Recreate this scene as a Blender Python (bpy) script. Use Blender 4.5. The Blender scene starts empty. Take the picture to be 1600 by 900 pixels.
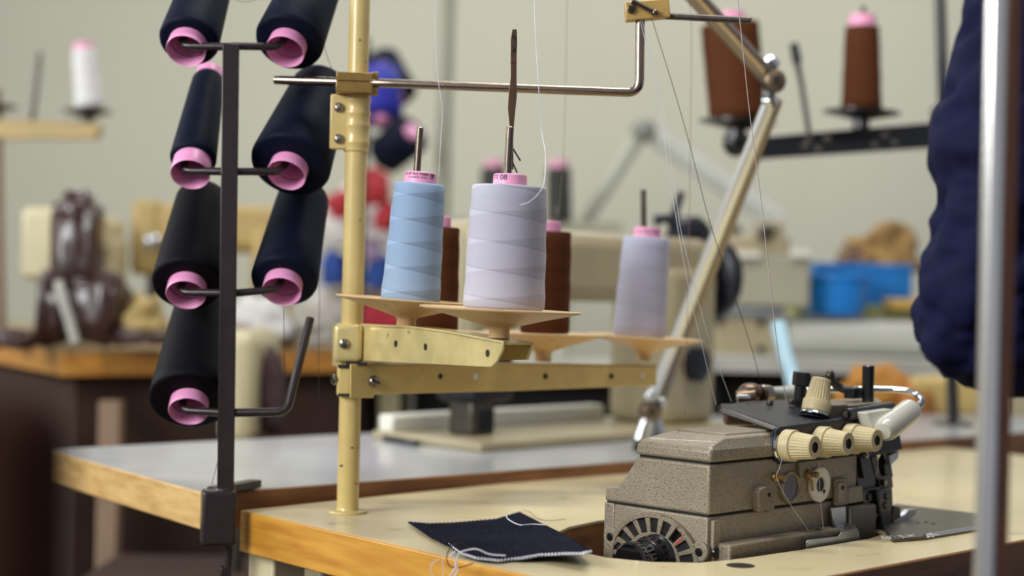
import bpy, bmesh, math, random
from mathutils import Vector, Matrix, noise
from mathutils.geometry import tessellate_polygon
from math import sin, cos, pi, radians, atan2, sqrt
random.seed(7)
SC = bpy.context.scene
COL = SC.collection

# ------------------------------------------------------------------ camera
FPX = 2500.0
RHO, PIT = 0.024, 0.002
CAM = Vector((0, 0, 0.9676))
fw = Vector((0, cos(PIT), sin(PIT)))
_r = Vector((cos(RHO), 0, sin(RHO)))
up = _r.cross(fw).normalized()
rt = fw.cross(up).normalized()
cd = bpy.data.cameras.new('camera')
cam = bpy.data.objects.new('camera', cd)
COL.objects.link(cam)
cam.matrix_world = Matrix(((rt.x, up.x, -fw.x, CAM.x), (rt.y, up.y, -fw.y, CAM.y), (rt.z, up.z, -fw.z, CAM.z), (0, 0, 0, 1)))
cd.sensor_width = 36
cd.lens = FPX / 1600 * 36
cd.clip_start = 0.05
cd.dof.use_dof = True
cd.dof.focus_distance = 1.39
cd.dof.aperture_fstop = 3.0
SC.camera = cam


def ray(px, py):
    return fw + rt * ((px - 800) / FPX) + up * ((450 - py) / FPX)


def P(px, py, d):                       # pixel + distance -> world
    return CAM + ray(px, py) * d


def Z(px, py, z):                       # pixel -> horizontal plane
    r = ray(px, py)
    return CAM + r * ((z - CAM.z) / r.z)


def PL(px, py, p0, n):                  # pixel -> any plane
    r = ray(px, py)
    return CAM + r * ((Vector(p0) - CAM).dot(n) / r.dot(n))


# ------------------------------------------------------------------ light
SC.view_settings.view_transform = 'Standard'
SC.view_settings.look = 'None'
SC.view_settings.gamma = 1
SC.view_settings.use_curve_mapping = False
SC.view_settings.exposure = 0.0
w = bpy.data.worlds.new('room_light')
SC.world = w
w.use_nodes = True
w.node_tree.nodes['Background'].inputs[0].default_value = (0.84, 0.88, 1.0, 1)
w.node_tree.nodes['Background'].inputs[1].default_value = 0.34


def area(name, loc, target, sx, sy, power, color=(1, 1, 1)):
    l = bpy.data.lights.new(name, 'AREA')
    l.shape = 'RECTANGLE'
    l.size, l.size_y = sx, sy
    l.energy = power
    l.color = color
    o = bpy.data.objects.new(name, l)
    COL.objects.link(o)
    o.location = loc
    o.rotation_euler = (Vector(target) - Vector(loc)).to_track_quat('-Z', 'Y').to_euler()
    return o


area('key_light', (-2.3, -0.5, 2.1), (0.1, 1.6, 0.9), 1.4, 1.2, 92, (0.97, 0.98, 1.0))  # area lamp set as key light from the front left
area('left_fill_light', (-3.05, 2.3, 1.9), (0.2, 2.0, 0.9), 1.8, 1.3, 55, (0.93, 0.97, 1.0))  # added area lamp for left highlights on chrome and cones, no window built
area('ceiling_lamp_light', (0.3, 1.7, 2.9), (0.3, 1.7, 0), 1.3, 0.3, 30, (1.0, 0.97, 0.9))
area('ceiling_lamp_light', (0.2, 4.2, 2.9), (0.1, 4.6, 0), 3.5, 0.3, 35, (1.0, 0.98, 0.93))

# ------------------------------------------------------------------ materials


def hexc(h):
    h = h.lstrip('#')
    v = [int(h[i:i + 2], 16) / 255 for i in (0, 2, 4)]
    return tuple((c / 12.92 if c <= 0.04045 else ((c + 0.055) / 1.055) ** 2.4) for c in v) + (1,)


MATS = {}


def mat(name, col, rough=0.5, metal=0.0, var=0.08, nscale=30, bump=0.0, bscale=200, coat=0.0, spec=0.5, speck=None, sheen=0.0):
    if name in MATS:
        return MATS[name]
    m = bpy.data.materials.new(name)
    m.use_nodes = True
    nt = m.node_tree
    b = nt.nodes['Principled BSDF']
    b.inputs['Roughness'].default_value = rough
    b.inputs['Metallic'].default_value = metal
    b.inputs['Specular IOR Level'].default_value = spec
    if coat:
        b.inputs['Coat Weight'].default_value = coat
    if sheen:
        b.inputs['Sheen Weight'].default_value = sheen
    tc = nt.nodes.new('ShaderNodeTexCoord')
    n = nt.nodes.new('ShaderNodeTexNoise')
    n.inputs['Scale'].default_value = nscale
    n.inputs['Detail'].default_value = 4
    nt.links.new(tc.outputs['Object'], n.inputs['Vector'])
    c = hexc(col) if isinstance(col, str) else col
    r = nt.nodes.new('ShaderNodeValToRGB')
    r.color_ramp.elements[0].position = 0.3
    r.color_ramp.elements[1].position = 0.7
    r.color_ramp.elements[0].color = tuple(x * (1 - var) for x in c[:3]) + (1,)
    r.color_ramp.elements[1].color = tuple(min(1, x * (1 + var)) for x in c[:3]) + (1,)
    nt.links.new(n.outputs['Fac'], r.inputs['Fac'])
    out = r.outputs['Color']
    if speck:
        n2 = nt.nodes.new('ShaderNodeTexNoise')
        n2.inputs['Scale'].default_value = speck[1]
        n2.inputs['Detail'].default_value = 3
        nt.links.new(tc.outputs['Object'], n2.inputs['Vector'])
        r2 = nt.nodes.new('ShaderNodeValToRGB')
        r2.color_ramp.elements[0].position = speck[2]
        r2.color_ramp.elements[1].position = speck[2] + 0.12
        nt.links.new(n2.outputs['Fac'], r2.inputs['Fac'])
        mx = nt.nodes.new('ShaderNodeMix')
        mx.data_type = 'RGBA'
        nt.links.new(r2.outputs['Color'], mx.inputs['Factor'])
        nt.links.new(out, mx.inputs['A'])
        mx.inputs['B'].default_value = hexc(speck[0])
        out = mx.outputs['Result']
    nt.links.new(out, b.inputs['Base Color'])
    if bump:
        n3 = nt.nodes.new('ShaderNodeTexNoise')
        n3.inputs['Scale'].default_value = bscale
        n3.inputs['Detail'].default_value = 3
        nt.links.new(tc.outputs['Object'], n3.inputs['Vector'])
        bp = nt.nodes.new('ShaderNodeBump')
        bp.inputs['Strength'].default_value = bump
        bp.inputs['Distance'].default_value = 0.001
        nt.links.new(n3.outputs['Fac'], bp.inputs['Height'])
        nt.links.new(bp.outputs['Normal'], b.inputs['Normal'])
    MATS[name] = m
    return m


def mnode(nt, op, a, b=None, c=None):
    n = nt.nodes.new('ShaderNodeMath')
    n.operation = op
    for i, v in enumerate((a, b, c)):
        if v is None:
            continue
        if isinstance(v, (int, float)):
            n.inputs[i].default_value = v
        else:
            nt.links.new(v, n.inputs[i])
    return n.outputs[0]


def thread_mat(name, col, amp=0.16, pitch=0.021, rough=0.62, line=0.3, sheen=0.15, spec=0.35):
    """cross wound sewing thread: two opposed helices of winding bands and fine rounds of yarn"""
    m = bpy.data.materials.new(name)
    m.use_nodes = True
    nt = m.node_tree
    b = nt.nodes['Principled BSDF']
    b.inputs['Roughness'].default_value = rough
    b.inputs['Specular IOR Level'].default_value = spec
    b.inputs['Sheen Weight'].default_value = sheen
    tc = nt.nodes.new('ShaderNodeTexCoord')
    s = nt.nodes.new('ShaderNodeSeparateXYZ')
    nt.links.new(tc.outputs['Object'], s.inputs[0])
    th = mnode(nt, 'DIVIDE', mnode(nt, 'ARCTAN2', s.outputs[1], s.outputs[0]), 2 * pi)
    zz = mnode(nt, 'DIVIDE', s.outputs[2], pitch)
    fa = mnode(nt, 'FRACT', mnode(nt, 'ADD', zz, th))
    fb = mnode(nt, 'FRACT', mnode(nt, 'ADD', mnode(nt, 'SUBTRACT', zz, th), 0.35))
    v = mnode(nt, 'ADD', mnode(nt, 'MULTIPLY', mnode(nt, 'SUBTRACT', fa, 0.5), amp),
              mnode(nt, 'MULTIPLY', mnode(nt, 'SUBTRACT', 0.5, fb), amp))
    dark = mnode(nt, 'MULTIPLY', mnode(nt, 'LESS_THAN', fa, 0.05), line * 0.35)
    v = mnode(nt, 'SUBTRACT', mnode(nt, 'ADD', v, 1.0), dark)
    fine = nt.nodes.new('ShaderNodeTexNoise')
    fine.inputs['Scale'].default_value = 1.0
    mp = nt.nodes.new('ShaderNodeMapping')
    mp.inputs['Scale'].default_value = (30, 30, 1600)
    nt.links.new(tc.outputs['Object'], mp.inputs[0])
    nt.links.new(mp.outputs[0], fine.inputs['Vector'])
    v = mnode(nt, 'ADD', v, mnode(nt, 'MULTIPLY', mnode(nt, 'SUBTRACT', fine.outputs['Fac'], 0.5), 0.16))
    vm = nt.nodes.new('ShaderNodeVectorMath')
    vm.operation = 'SCALE'
    vm.inputs[0].default_value = hexc(col)[:3]
    nt.links.new(v, vm.inputs['Scale'])
    nt.links.new(vm.outputs[0], b.inputs['Base Color'])
    bp = nt.nodes.new('ShaderNodeBump')
    bp.inputs['Strength'].default_value = 0.25
    bp.inputs['Distance'].default_value = 0.0004
    nt.links.new(fine.outputs['Fac'], bp.inputs['Height'])
    nt.links.new(bp.outputs['Normal'], b.inputs['Normal'])
    return m


def wood_mat(name, c1, c2, rough=0.4, ang=0.0, scale=14, stretch=12, coat=0.2):
    m = bpy.data.materials.new(name)
    m.use_nodes = True
    nt = m.node_tree
    b = nt.nodes['Principled BSDF']
    b.inputs['Roughness'].default_value = rough
    b.inputs['Coat Weight'].default_value = coat
    b.inputs['Coat Roughness'].default_value = 0.3
    tc = nt.nodes.new('ShaderNodeTexCoord')
    mp = nt.nodes.new('ShaderNodeMapping')
    mp.inputs['Rotation'].default_value = (0, 0, ang)
    mp2 = nt.nodes.new('ShaderNodeMapping')
    mp2.inputs['Scale'].default_value = (1, stretch, stretch)
    nt.links.new(tc.outputs['Object'], mp.inputs[0])
    nt.links.new(mp.outputs[0], mp2.inputs[0])
    n = nt.nodes.new('ShaderNodeTexNoise')
    n.inputs['Scale'].default_value = scale
    n.inputs['Detail'].default_value = 6
    nt.links.new(mp2.outputs[0], n.inputs['Vector'])
    r = nt.nodes.new('ShaderNodeValToRGB')
    r.color_ramp.elements[0].position = 0.32
    r.color_ramp.elements[1].position = 0.68
    r.color_ramp.elements[0].color = hexc(c1)
    r.color_ramp.elements[1].color = hexc(c2)
    nt.links.new(n.outputs['Fac'], r.inputs['Fac'])
    nt.links.new(r.outputs['Color'], b.inputs['Base Color'])
    return m


AU = radians(45.5)                       # direction of the tables' long side
M_cream = mat('cream_enamel', '#d6bd78', 0.32, var=0.05, nscale=60, speck=('#7a6434', 90, 0.70), coat=0.3)
M_creamworn = mat('worn_cream_enamel', '#dac88a', 0.26, metal=0.25, var=0.17, nscale=28, coat=0.4, speck=('#6d5a34', 55, 0.70))
M_chip = mat('paint_chip_steel', '#26231f', 0.5)
M_plate = mat('tan_plastic', '#dcb887', 0.38, var=0.06, nscale=40, speck=('#b98f5c', 70, 0.63))
M_brass = mat('brass', '#a5854a', 0.36, metal=0.6, var=0.12, nscale=120)
M_brassl = mat('yellow_zinc', '#d3ae63', 0.4, metal=0.4, var=0.10, nscale=100)
M_steel = mat('brushed_steel', '#9a8c7c', 0.22, metal=1.0, var=0.10, nscale=200)
M_pin = mat('pin_steel', '#7d7064', 0.25, metal=1.0, var=0.1, nscale=150)
M_chrome = mat('chrome', '#d8dcdc', 0.13, metal=1.0, var=0.05)
M_darkst = mat('dark_steel', '#5a544e', 0.35, metal=0.9, var=0.15, nscale=120, bump=0.1)
M_screw = mat('screw_steel', '#9b9285', 0.25, metal=1.0, var=0.2, nscale=300)
M_slot = mat('screw_slot', '#15120f', 0.7)
M_rack = mat('black_rack_paint', '#352b2b', 0.36, metal=0.3, var=0.18, nscale=60, bump=0.25, bscale=120, coat=0.2)
M_pink = mat('pink_plastic', '#f3a2cd', 0.35, var=0.03)
M_pink2 = mat('pink_cap', '#f3a6c6', 0.4, var=0.03)
M_ink = mat('printed_ink', '#4a2346', 0.6)
M_black = mat('black_plastic', '#101114', 0.3, var=0.1, coat=0.3)
M_navyp = mat('navy_enamel', '#10131f', 0.42, metal=0.0, var=0.2, nscale=50, coat=0.08, spec=0.35, speck=('#3a3d4c', 160, 0.68))
M_knob = mat('beige_plastic_knob', '#cdbd92', 0.42, var=0.06, nscale=80)
M_mach = mat('hammered_grey_beige', '#9a8f7a', 0.42, metal=0.25, var=0.10, nscale=25, bump=0.5, bscale=700, speck=('#675c4b', 750, 0.55), coat=0.15)
M_machdark = mat('hammered_brown_grey', '#8d816c', 0.45, metal=0.2, var=0.16, nscale=18, bump=0.5, bscale=700, speck=('#5c5141', 750, 0.54), coat=0.1)
M_seam = mat('seam_black', '#0c0b0a', 0.8)
M_alu = mat('satin_aluminium', '#b9bec2', 0.28, metal=0.9, var=0.06)
M_white = mat('white_paint', '#e6e3d4', 0.5, var=0.05, nscale=90)
M_red = mat('red_paint', '#c23a3a', 0.5)
M_lamphd = mat('grey_white_plastic', '#c6c5b6', 0.3, var=0.04, coat=0.4)
M_wall = mat('wall_paint', '#cfcdb9', 0.8, var=0.04, nscale=0.8)
M_floor = mat('floor_brown', '#3c2a22', 0.5, var=0.25, nscale=4)
M_lamin = mat('beige_laminate', '#dfd0a4', 0.30, var=0.06, nscale=5, speck=('#b9aa82', 25, 0.64), coat=0.15)
M_lamin_grey = mat('grey_laminate', '#b4b6b8', 0.27, var=0.10, nscale=6, coat=0.2)
M_edge = wood_mat('honey_wood_edge', '#b97c22', '#d9a03c', 0.5, -radians(-47), 12, 9)
M_edge2 = wood_mat('pale_wood_edge', '#b98d4c', '#dcb878', 0.45, -radians(-47), 12, 9)
M_edgeb = wood_mat('brown_wood_edge', '#6d4223', '#9c6a3a', 0.5, -AU, 10, 9)
M_edgeo = wood_mat('orange_wood', '#b5762f', '#cf943f', 0.45, 0, 5, 9)
M_darkwood = wood_mat('dark_brown_wood', '#2e1a10', '#402618', 0.6, 0, 5, 9, coat=0.0)
M_denim = mat('dark_denim', '#0e1020', 0.9, var=0.3, nscale=300, bump=0.8, bscale=700, spec=0.1, speck=('#4c506c', 900, 0.60))
M_thrw = mat('white_thread', '#e4e4ea', 0.6)
M_thrd = mat('dark_thread', '#2a211d', 0.7)
M_thrb = mat('brown_thread', '#5f3f2b', 0.7)
M_thrp = mat('mauve_thread', '#cdbcb8', 0.6)
M_navycloth = mat('navy_cloth', '#0d1033', 0.8, var=0.15, nscale=12, bump=0.35, bscale=600, spec=0.2)
M_skin = mat('skin', '#c89a7c', 0.5)
M_hair = mat('dark_hair', '#1d1613', 0.6)
M_leather = mat('brown_leather', '#3b221b', 0.28, var=0.3, nscale=9, coat=0.4, bump=0.4, bscale=60)
M_tan = mat('tan_enamel', '#a79b7b', 0.4, var=0.08, nscale=8, coat=0.2)
M_cream2 = mat('cream_machine_enamel', '#cfc49c', 0.4, var=0.06, nscale=8, coat=0.2)
M_yell = mat('yellow_cream_enamel', '#b39a5e', 0.45, var=0.1, nscale=8)
M_olive = mat('grey_green_enamel', '#a9a58f', 0.4, var=0.08, nscale=8, coat=0.2)
M_blue = mat('blue_plastic', '#1f7fcb', 0.4, var=0.15, nscale=12)
M_bag = mat('brown_paper', '#a5824c', 0.8, var=0.2, nscale=14)
M_ochre = mat('ochre_cloth', '#c9a452', 0.85, var=0.2, nscale=12)
M_orange = mat('orange_cloth', '#c6883a', 0.85, var=0.2, nscale=12)
M_green = mat('pale_green_cloth', '#a9a86a', 0.85, var=0.25, nscale=14)
M_greycl = mat('pale_grey_cloth', '#b9b9ae', 0.8, var=0.1, nscale=8)
M_redcl = mat('red_cloth', '#b0303a', 0.8, var=0.2, nscale=10)
M_bluecl = mat('blue_cloth', '#2c4fa0', 0.8, var=0.2, nscale=10)
M_whitecl = mat('white_cloth', '#d9d6d2', 0.8, var=0.08, nscale=10)
M_lampblue = mat('pale_blue_enamel', '#bfe4f5', 0.25, var=0.05, coat=0.5)
M_fgbrown = mat('dark_brown_leatherette', '#301a10', 0.9, spec=0.15, var=0.1, nscale=6)

T_grey = thread_mat('silver_grey_thread', '#b7b5c2', 0.17, 0.0235, line=0.35)
T_blue = thread_mat('pale_blue_thread', '#8fa8c4', 0.24, 0.0225, line=0.3)
T_pale = thread_mat('pale_lilac_thread', '#b9b9cc', 0.06, 0.023, line=0.1)
T_navy = thread_mat('navy_thread', '#0a1224', 0.18, 0.03, rough=0.6, line=0.2, sheen=0.0, spec=0.12)
T_black = thread_mat('black_brown_thread', '#0c090d', 0.16, 0.03, rough=0.6, line=0.2, sheen=0.0, spec=0.12)
T_brown = thread_mat('rust_brown_thread', '#522c13', 0.12, 0.02, rough=0.7, line=0.3, sheen=0.0, spec=0.15)
T_white = thread_mat('white_cone_thread', '#e2e0dd', 0.05, 0.03)
T_olive = thread_mat('dark_olive_thread', '#36372f', 0.06, 0.03)
T_royal = thread_mat('royal_blue_thread', '#1b249a', 0.08, 0.03)

# ------------------------------------------------------------------ mesh kit
FR = {}


def thing(name, label, cat, loc=(0, 0, 0), frame=None, group=None):
    o = bpy.data.objects.new(name, None)
    o.empty_display_size = 0.02
    COL.objects.link(o)
    M = frame if frame is not None else Matrix.Translation(Vector(loc))
    o.matrix_world = M
    o['label'] = label
    o['category'] = cat
    if group:
        o['group'] = group
    FR[o.name] = M
    return o


def tag(o, label, cat, group=None, kind=None):
    o['label'] = label
    o['category'] = cat
    if group:
        o['group'] = group
    if kind:
        o['kind'] = kind
    return o


def frame_from(origin, z, xhint=Vector((1, 0, 0))):
    z = Vector(z).normalized()
    x = (Vector(xhint) - z * Vector(xhint).dot(z)).normalized()
    y = z.cross(x)
    o = Vector(origin)
    return Matrix(((x.x, y.x, z.x, o.x), (x.y, y.y, z.y, o.y), (x.z, y.z, z.z, o.z), (0, 0, 0, 1)))


def smooth_path(pts, sub=6):
    pts = [Vector(p) for p in pts]
    if len(pts) < 3 or sub < 2:
        return pts
    out = []
    for i in range(len(pts) - 1):
        p0 = pts[max(i - 1, 0)]
        p1, p2 = pts[i], pts[i + 1]
        p3 = pts[min(i + 2, len(pts) - 1)]
        for k in range(sub):
            t = k / sub
            out.append(0.5 * ((2 * p1) + (p2 - p0) * t + (2 * p0 - 5 * p1 + 4 * p2 - p3) * t * t + (3 * p1 - p0 - 3 * p2 + p3) * t ** 3))
    out.append(pts[-1])
    return out


def bend(pts, r, n=5):
    """polyline with rounded corners"""
    pts = [Vector(p) for p in pts]
    out = [pts[0]]
    for i in range(1, len(pts) - 1):
        a, b, c = pts[i - 1], pts[i], pts[i + 1]
        d1 = (a - b)
        d2 = (c - b)
        k = min(r, d1.length * 0.45, d2.length * 0.45)
        p1 = b + d1.normalized() * k
        p2 = b + d2.normalized() * k
        for j in range(n + 1):
            t = j / n
            out.append((1 - t) ** 2 * p1 + 2 * t * (1 - t) * b + t * t * p2)
    out.append(pts[-1])
    return out


class MB:
    def __init__(s):
        s.bm = bmesh.new()

    def ring(s, c, x, y, r, n):
        return [s.bm.verts.new(c + x * (r * cos(2 * pi * i / n)) + y * (r * sin(2 * pi * i / n))) for i in range(n)]

    def bridge(s, a, b):
        n = len(a)
        for i in range(n):
            s.bm.faces.new((a[i], a[(i + 1) % n], b[(i + 1) % n], b[i]))

    def lathe(s, o, axis, prof, n=32, capa=True, capb=True, xh=None):
        o = Vector(o)
        z = Vector(axis).normalized()
        xh = Vector(xh) if xh else (Vector((1, 0, 0)) if abs(z.x) < 0.9 else Vector((0, 1, 0)))
        x = (xh - z * xh.dot(z)).normalized()
        y = z.cross(x)
        rs = [s.ring(o + z * h, x, y, max(r, 1e-5), n) for r, h in prof]
        for a, b in zip(rs, rs[1:]):
            s.bridge(a, b)
        if capa:
            s.bm.faces.new(list(reversed(rs[0])))
        if capb:
            s.bm.faces.new(rs[-1])
        return s

    def cyl(s, p0, p1, r0, r1=None, n=24, ch=0.0):
        p0, p1 = Vector(p0), Vector(p1)
        r1 = r0 if r1 is None else r1
        L = (p1 - p0).length
        if ch:
            prof = [(r0 - ch, 0), (r0, ch), (r1, L - ch), (r1 - ch, L)]
        else:
            prof = [(r0, 0), (r1, L)]
        return s.lathe(p0, p1 - p0, prof, n)

    def tube(s, pts, r, n=8):
        pts = [Vector(p) for p in pts]
        prev = None
        N = len(pts)
        t0 = (pts[1] - pts[0]).normalized()
        ref = Vector((0, 0, 1)) if abs(t0.z) < 0.9 else Vector((1, 0, 0))
        x = t0.cross(ref).normalized()
        for i, p in enumerate(pts):
            t = (pts[min(i + 1, N - 1)] - pts[max(i - 1, 0)]).normalized()
            x = (x - t * x.dot(t)).normalized()
            y = t.cross(x)
            rr = r[i] if isinstance(r, (list, tuple)) else r
            cur = s.ring(p, x, y, rr, n)
            if prev:
                s.bridge(prev, cur)
            else:
                s.bm.faces.new(list(reversed(cur)))
            prev = cur
        s.bm.faces.new(prev)
        return s

    def box(s, c, size, M=None):
        c = Vector(c)
        hx, hy, hz = [k / 2 for k in size]
        vs = []
        for dx in (-hx, hx):
            for dy in (-hy, hy):
                for dz in (-hz, hz):
                    v = Vector((dx, dy, dz))
                    if M is not None:
                        v = M @ v
                    vs.append(s.bm.verts.new(c + v))
        for f in ((0, 1, 3, 2), (4, 6, 7, 5), (0, 4, 5, 1), (2, 3, 7, 6), (0, 2, 6, 4), (1, 5, 7, 3)):
            s.bm.faces.new([vs[i] for i in f])
        return s

    def prism(s, poly, off, poly2=None):
        """polygon (3D points) swept by off, or lofted to poly2"""
        off = Vector(off) if off is not None else None
        a = [s.bm.verts.new(Vector(p)) for p in poly]
        b = [s.bm.verts.new(Vector(p) + off) for p in poly] if poly2 is None else [s.bm.verts.new(Vector(p)) for p in poly2]
        tris = tessellate_polygon([[Vector(p) for p in poly]])
        if len(poly) <= 4:
            s.bm.faces.new(a)
            s.bm.faces.new(list(reversed(b)))
        else:
            for t in tris:
                try:
                    s.bm.faces.new([a[i] for i in t])
                    s.bm.faces.new([b[i] for i in reversed(t)])
                except ValueError:
                    pass
        n = len(a)
        for i in range(n):
            s.bm.faces.new((a[i], b[i], b[(i + 1) % n], a[(i + 1) % n]))
        return s

    def sphere(s, c, r, sx=1, sy=1, sz=1, n=20, M=None):
        res = bmesh.ops.create_uvsphere(s.bm, u_segments=n, v_segments=n // 2, radius=r)
        for v in res['verts']:
            q = Vector((v.co.x * sx, v.co.y * sy, v.co.z * sz))
            if M is not None:
                q = M @ q
            v.co = q + Vector(c)
        return s

    def build(s, name, m, parent=None, bevel=0.0, seg=2, world=True, angle=35, sub=0, weld=True):
        bm = s.bm
        if weld:
            bmesh.ops.remove_doubles(bm, verts=bm.verts, dist=1e-6)
        bmesh.ops.recalc_face_normals(bm, faces=bm.faces)
        M = FR[parent.name] if parent is not None else None
        me = bpy.data.meshes.new(name)
        org = None
        if M is not None and world:
            bm.transform(M.inverted())
        elif M is None:
            if len(bm.verts):
                xs = [v.co.x for v in bm.verts]
                ys = [v.co.y for v in bm.verts]
                zs = [v.co.z for v in bm.verts]
                org = Vector(((min(xs) + max(xs)) / 2, (min(ys) + max(ys)) / 2, min(zs)))
                bm.transform(Matrix.Translation(-org))
        bm.to_mesh(me)
        bm.free()
        me.materials.append(m)
        for p in me.polygons:
            p.use_smooth = True
        me.set_sharp_from_angle(angle=radians(angle))
        o = bpy.data.objects.new(name, me)
        COL.objects.link(o)
        if parent is not None:
            o.parent = parent
            FR[o.name] = M
        else:
            o.location = org
            FR[o.name] = Matrix.Translation(org)
        if bevel:
            b = o.modifiers.new('bevel', 'BEVEL')
            b.width = bevel
            b.segments = seg
            b.limit_method = 'ANGLE'
            b.angle_limit = radians(40)
            b.harden_normals = False
        if sub:
            q = o.modifiers.new('sub', 'SUBSURF')
            q.levels = q.render_levels = sub
        return o


def struct(o):
    o['kind'] = 'structure'
    return o


def copy_tree(o, parent=None):
    c = o.copy()
    COL.objects.link(c)
    if parent is not None:
        c.parent = parent
    for ch in [k for k in bpy.data.objects if k.parent == o]:
        copy_tree(ch, c)
    return c


TZ = 0.75        # beige table top
GZ = 0.764       # grey table top
A = Z(375, 797, TZ)
ux = Vector((cos(AU), sin(AU), 0))
uy = Vector((-sin(AU), cos(AU), 0))
vdir = (Z(850, 905, TZ) - A).normalized()
rdir = (Z(980, 735, TZ) - A).normalized()
Pf = Z(1300, 900, TZ)
pf2 = Z(1530, 857, TZ)
fdir = (pf2 - Pf).normalized()


def cross2(p, d, q, e):
    k = (q - p)
    t = (k.x * e.y - k.y * e.x) / (d.x * e.y - d.y * e.x)
    return p + d * t


Cn = cross2(A, vdir, Pf, fdir)
O = P(1106, 869, 1.335)
O.z = TZ
FM = Matrix(((ux.x, uy.x, 0, O.x), (ux.y, uy.y, 0, O.y), (0, 0, 1, O.z), (0, 0, 0, 1)))   # overlock machine frame
FMi = FM.inverted()


def L3(x, y, z):
    return FM @ Vector((x, y, z))


def Rf(px, py, y=0.0):      # pixel -> local point on plane y = const of the machine
    return FMi @ PL(px, py, O + uy * y, uy)


def Lf(px, py, x=0.0):
    return FMi @ PL(px, py, O + ux * x, ux)


# ================================================================== the setting
struct(MB().box((0.5, 2.5, -0.05), (10, 9, 0.1)).build('floor', M_floor))
struct(MB().box((0.5, 5.75, 1.6), (9.0, 0.1, 3.2)).build('wall_back', M_wall))
struct(MB().box((-3.2, 3.0, 1.6), (0.1, 6.0, 3.2)).build('wall_left', M_wall))
struct(MB().box((0.5, 5.69, 0.06), (8.4, 0.02, 0.12)).build('baseboard_back', M_edgeb))

# ---- beige table with the machine cut-out
far1 = A + rdir * 1.25
far2 = Cn + fdir * 1.25
hole = [L3(*p, 0) for p in [(0.002, -0.021), (-0.03, -0.014), (-0.058, 0.012), (-0.072, 0.05), (-0.066, 0.09), (-0.045, 0.13), (-0.01, 0.165),
                           (0.03, 0.185), (0.08, 0.195), (0.25, 0.195), (0.25, -0.02), (0.20, -0.03), (0.10, -0.028), (0.03, -0.024)]]
outer = [A, Cn, far2, far1]
t = thing('machine_table', 'beige laminate work table with honey wood edges under the overlock machine', 'table', (A.x, A.y, 0))


def holed_slab(outer, hole, z0, z1, name, m, parent, bevel=0.0):
    bm = bmesh.new()
    pts2 = [Vector((p.x, p.y, 0)) for p in outer], [Vector((p.x, p.y, 0)) for p in hole]
    allp = pts2[0] + pts2[1]
    tri = tessellate_polygon(pts2)
    top = [bm.verts.new((p.x, p.y, z1)) for p in allp]
    bot = [bm.verts.new((p.x, p.y, z0)) for p in allp]
    for a, b, c in tri:
        bm.faces.new((top[a], top[b], top[c]))
        bm.faces.new((bot[c], bot[b], bot[a]))
    n1 = len(outer)
    n2 = len(hole)
    for i in range(n1):
        j = (i + 1) % n1
        bm.faces.new((top[i], top[j], bot[j], bot[i]))
    for i in range(n2):
        j = (i + 1) % n2
        bm.faces.new((top[n1 + i], top[n1 + j], bot[n1 + j], bot[n1 + i]))
    mb = MB()
    mb.bm.free()
    mb.bm = bm
    return mb.build(name, m, parent, bevel=bevel)


def inset(poly, ds):
    n = len(poly)
    out = []
    for i in range(n):
        a, b, c = poly[i - 1], poly[i], poly[(i + 1) % n]
        d1 = (b - a).normalized()
        d2 = (c - b).normalized()
        n1 = Vector((-d1.y, d1.x, 0))
        n2 = Vector((-d2.y, d2.x, 0))
        out.append(cross2(a + n1 * ds, d1, b + n2 * ds, d2))
    return out


holed_slab(inset(outer, 0.0025), hole, TZ - 0.0022, TZ, 'laminate_top', M_lamin, t)
holed_slab(inset(outer, 0.010), hole, TZ - 0.040, TZ - 0.0024, 'board', M_edgeb, t)


def edge_strip(a, b, z0, z1, th, name, m, parent, inward, bev=0.0015):
    a = Vector((a.x, a.y, z0))
    b = Vector((b.x, b.y, z0))
    poly = [a, b, b + inward * th, a + inward * th]
    return MB().prism(poly, Vector((0, 0, z1 - z0))).build(name, m, parent, bevel=bev)


edge_strip(A, Cn, TZ - 0.040, TZ - 0.0002, 0.010, 'edge_band', M_edge, t, Vector((-vdir.y, vdir.x, 0)))['label'] = 'honey yellow wood edge band'
edge_strip(Cn, far2, TZ - 0.040, TZ - 0.0002, 0.010, 'edge_band', M_edgeb, t, Vector((-fdir.y, fdir.x, 0)))['label'] = 'wood edge band, browned for its shaded side'  # browner wood carries the shade of this side
edge_strip(A + rdir * 0.0, far1, TZ - 0.040, TZ - 0.0002, 0.010, 'edge_band', M_edge2, t, Vector((rdir.y, -rdir.x, 0)))
for q in (A + (Cn - A) * 0.03 + rdir * 0.035, A + (Cn - A) * 0.85 + rdir * 0.08, far1 + (far2 - far1) * 0.15 - rdir * 0.08, far1 + (far2 - far1) * 0.85 - rdir * 0.08):
    MB().box((q.x, q.y, 0.355), (0.04, 0.04, 0.71), Matrix.Rotation(AU, 3, 'Z')).build('leg', M_cream2, t, bevel=0.003)

# oil hole in the laminate, dark blot near the machine
h = Z(1157, 884, TZ)
o = MB().lathe((h.x, h.y, TZ - 0.001), (0, 0, 1), [(0.0115, 0), (0.0115, 0.0014), (0.0095, 0.0018)], 24).build('hole_plug', M_chip, t)
o['label'] = 'dark round plug in the table top'

# ---- grey table behind
g = thing('grey_table', 'grey laminate table behind the beige one, carrying the blurred sewing machine', 'table', (-0.3, 1.7, 0))
gA = Z(322, 771, GZ)
gB = Z(68, 702, GZ)
gdir = (gB - gA).normalized()
gr = (Z(1530, 680.5, GZ) - gA).normalized()
gC = gA + gr * 1.75
gD = gB + gr * 1.75
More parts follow.
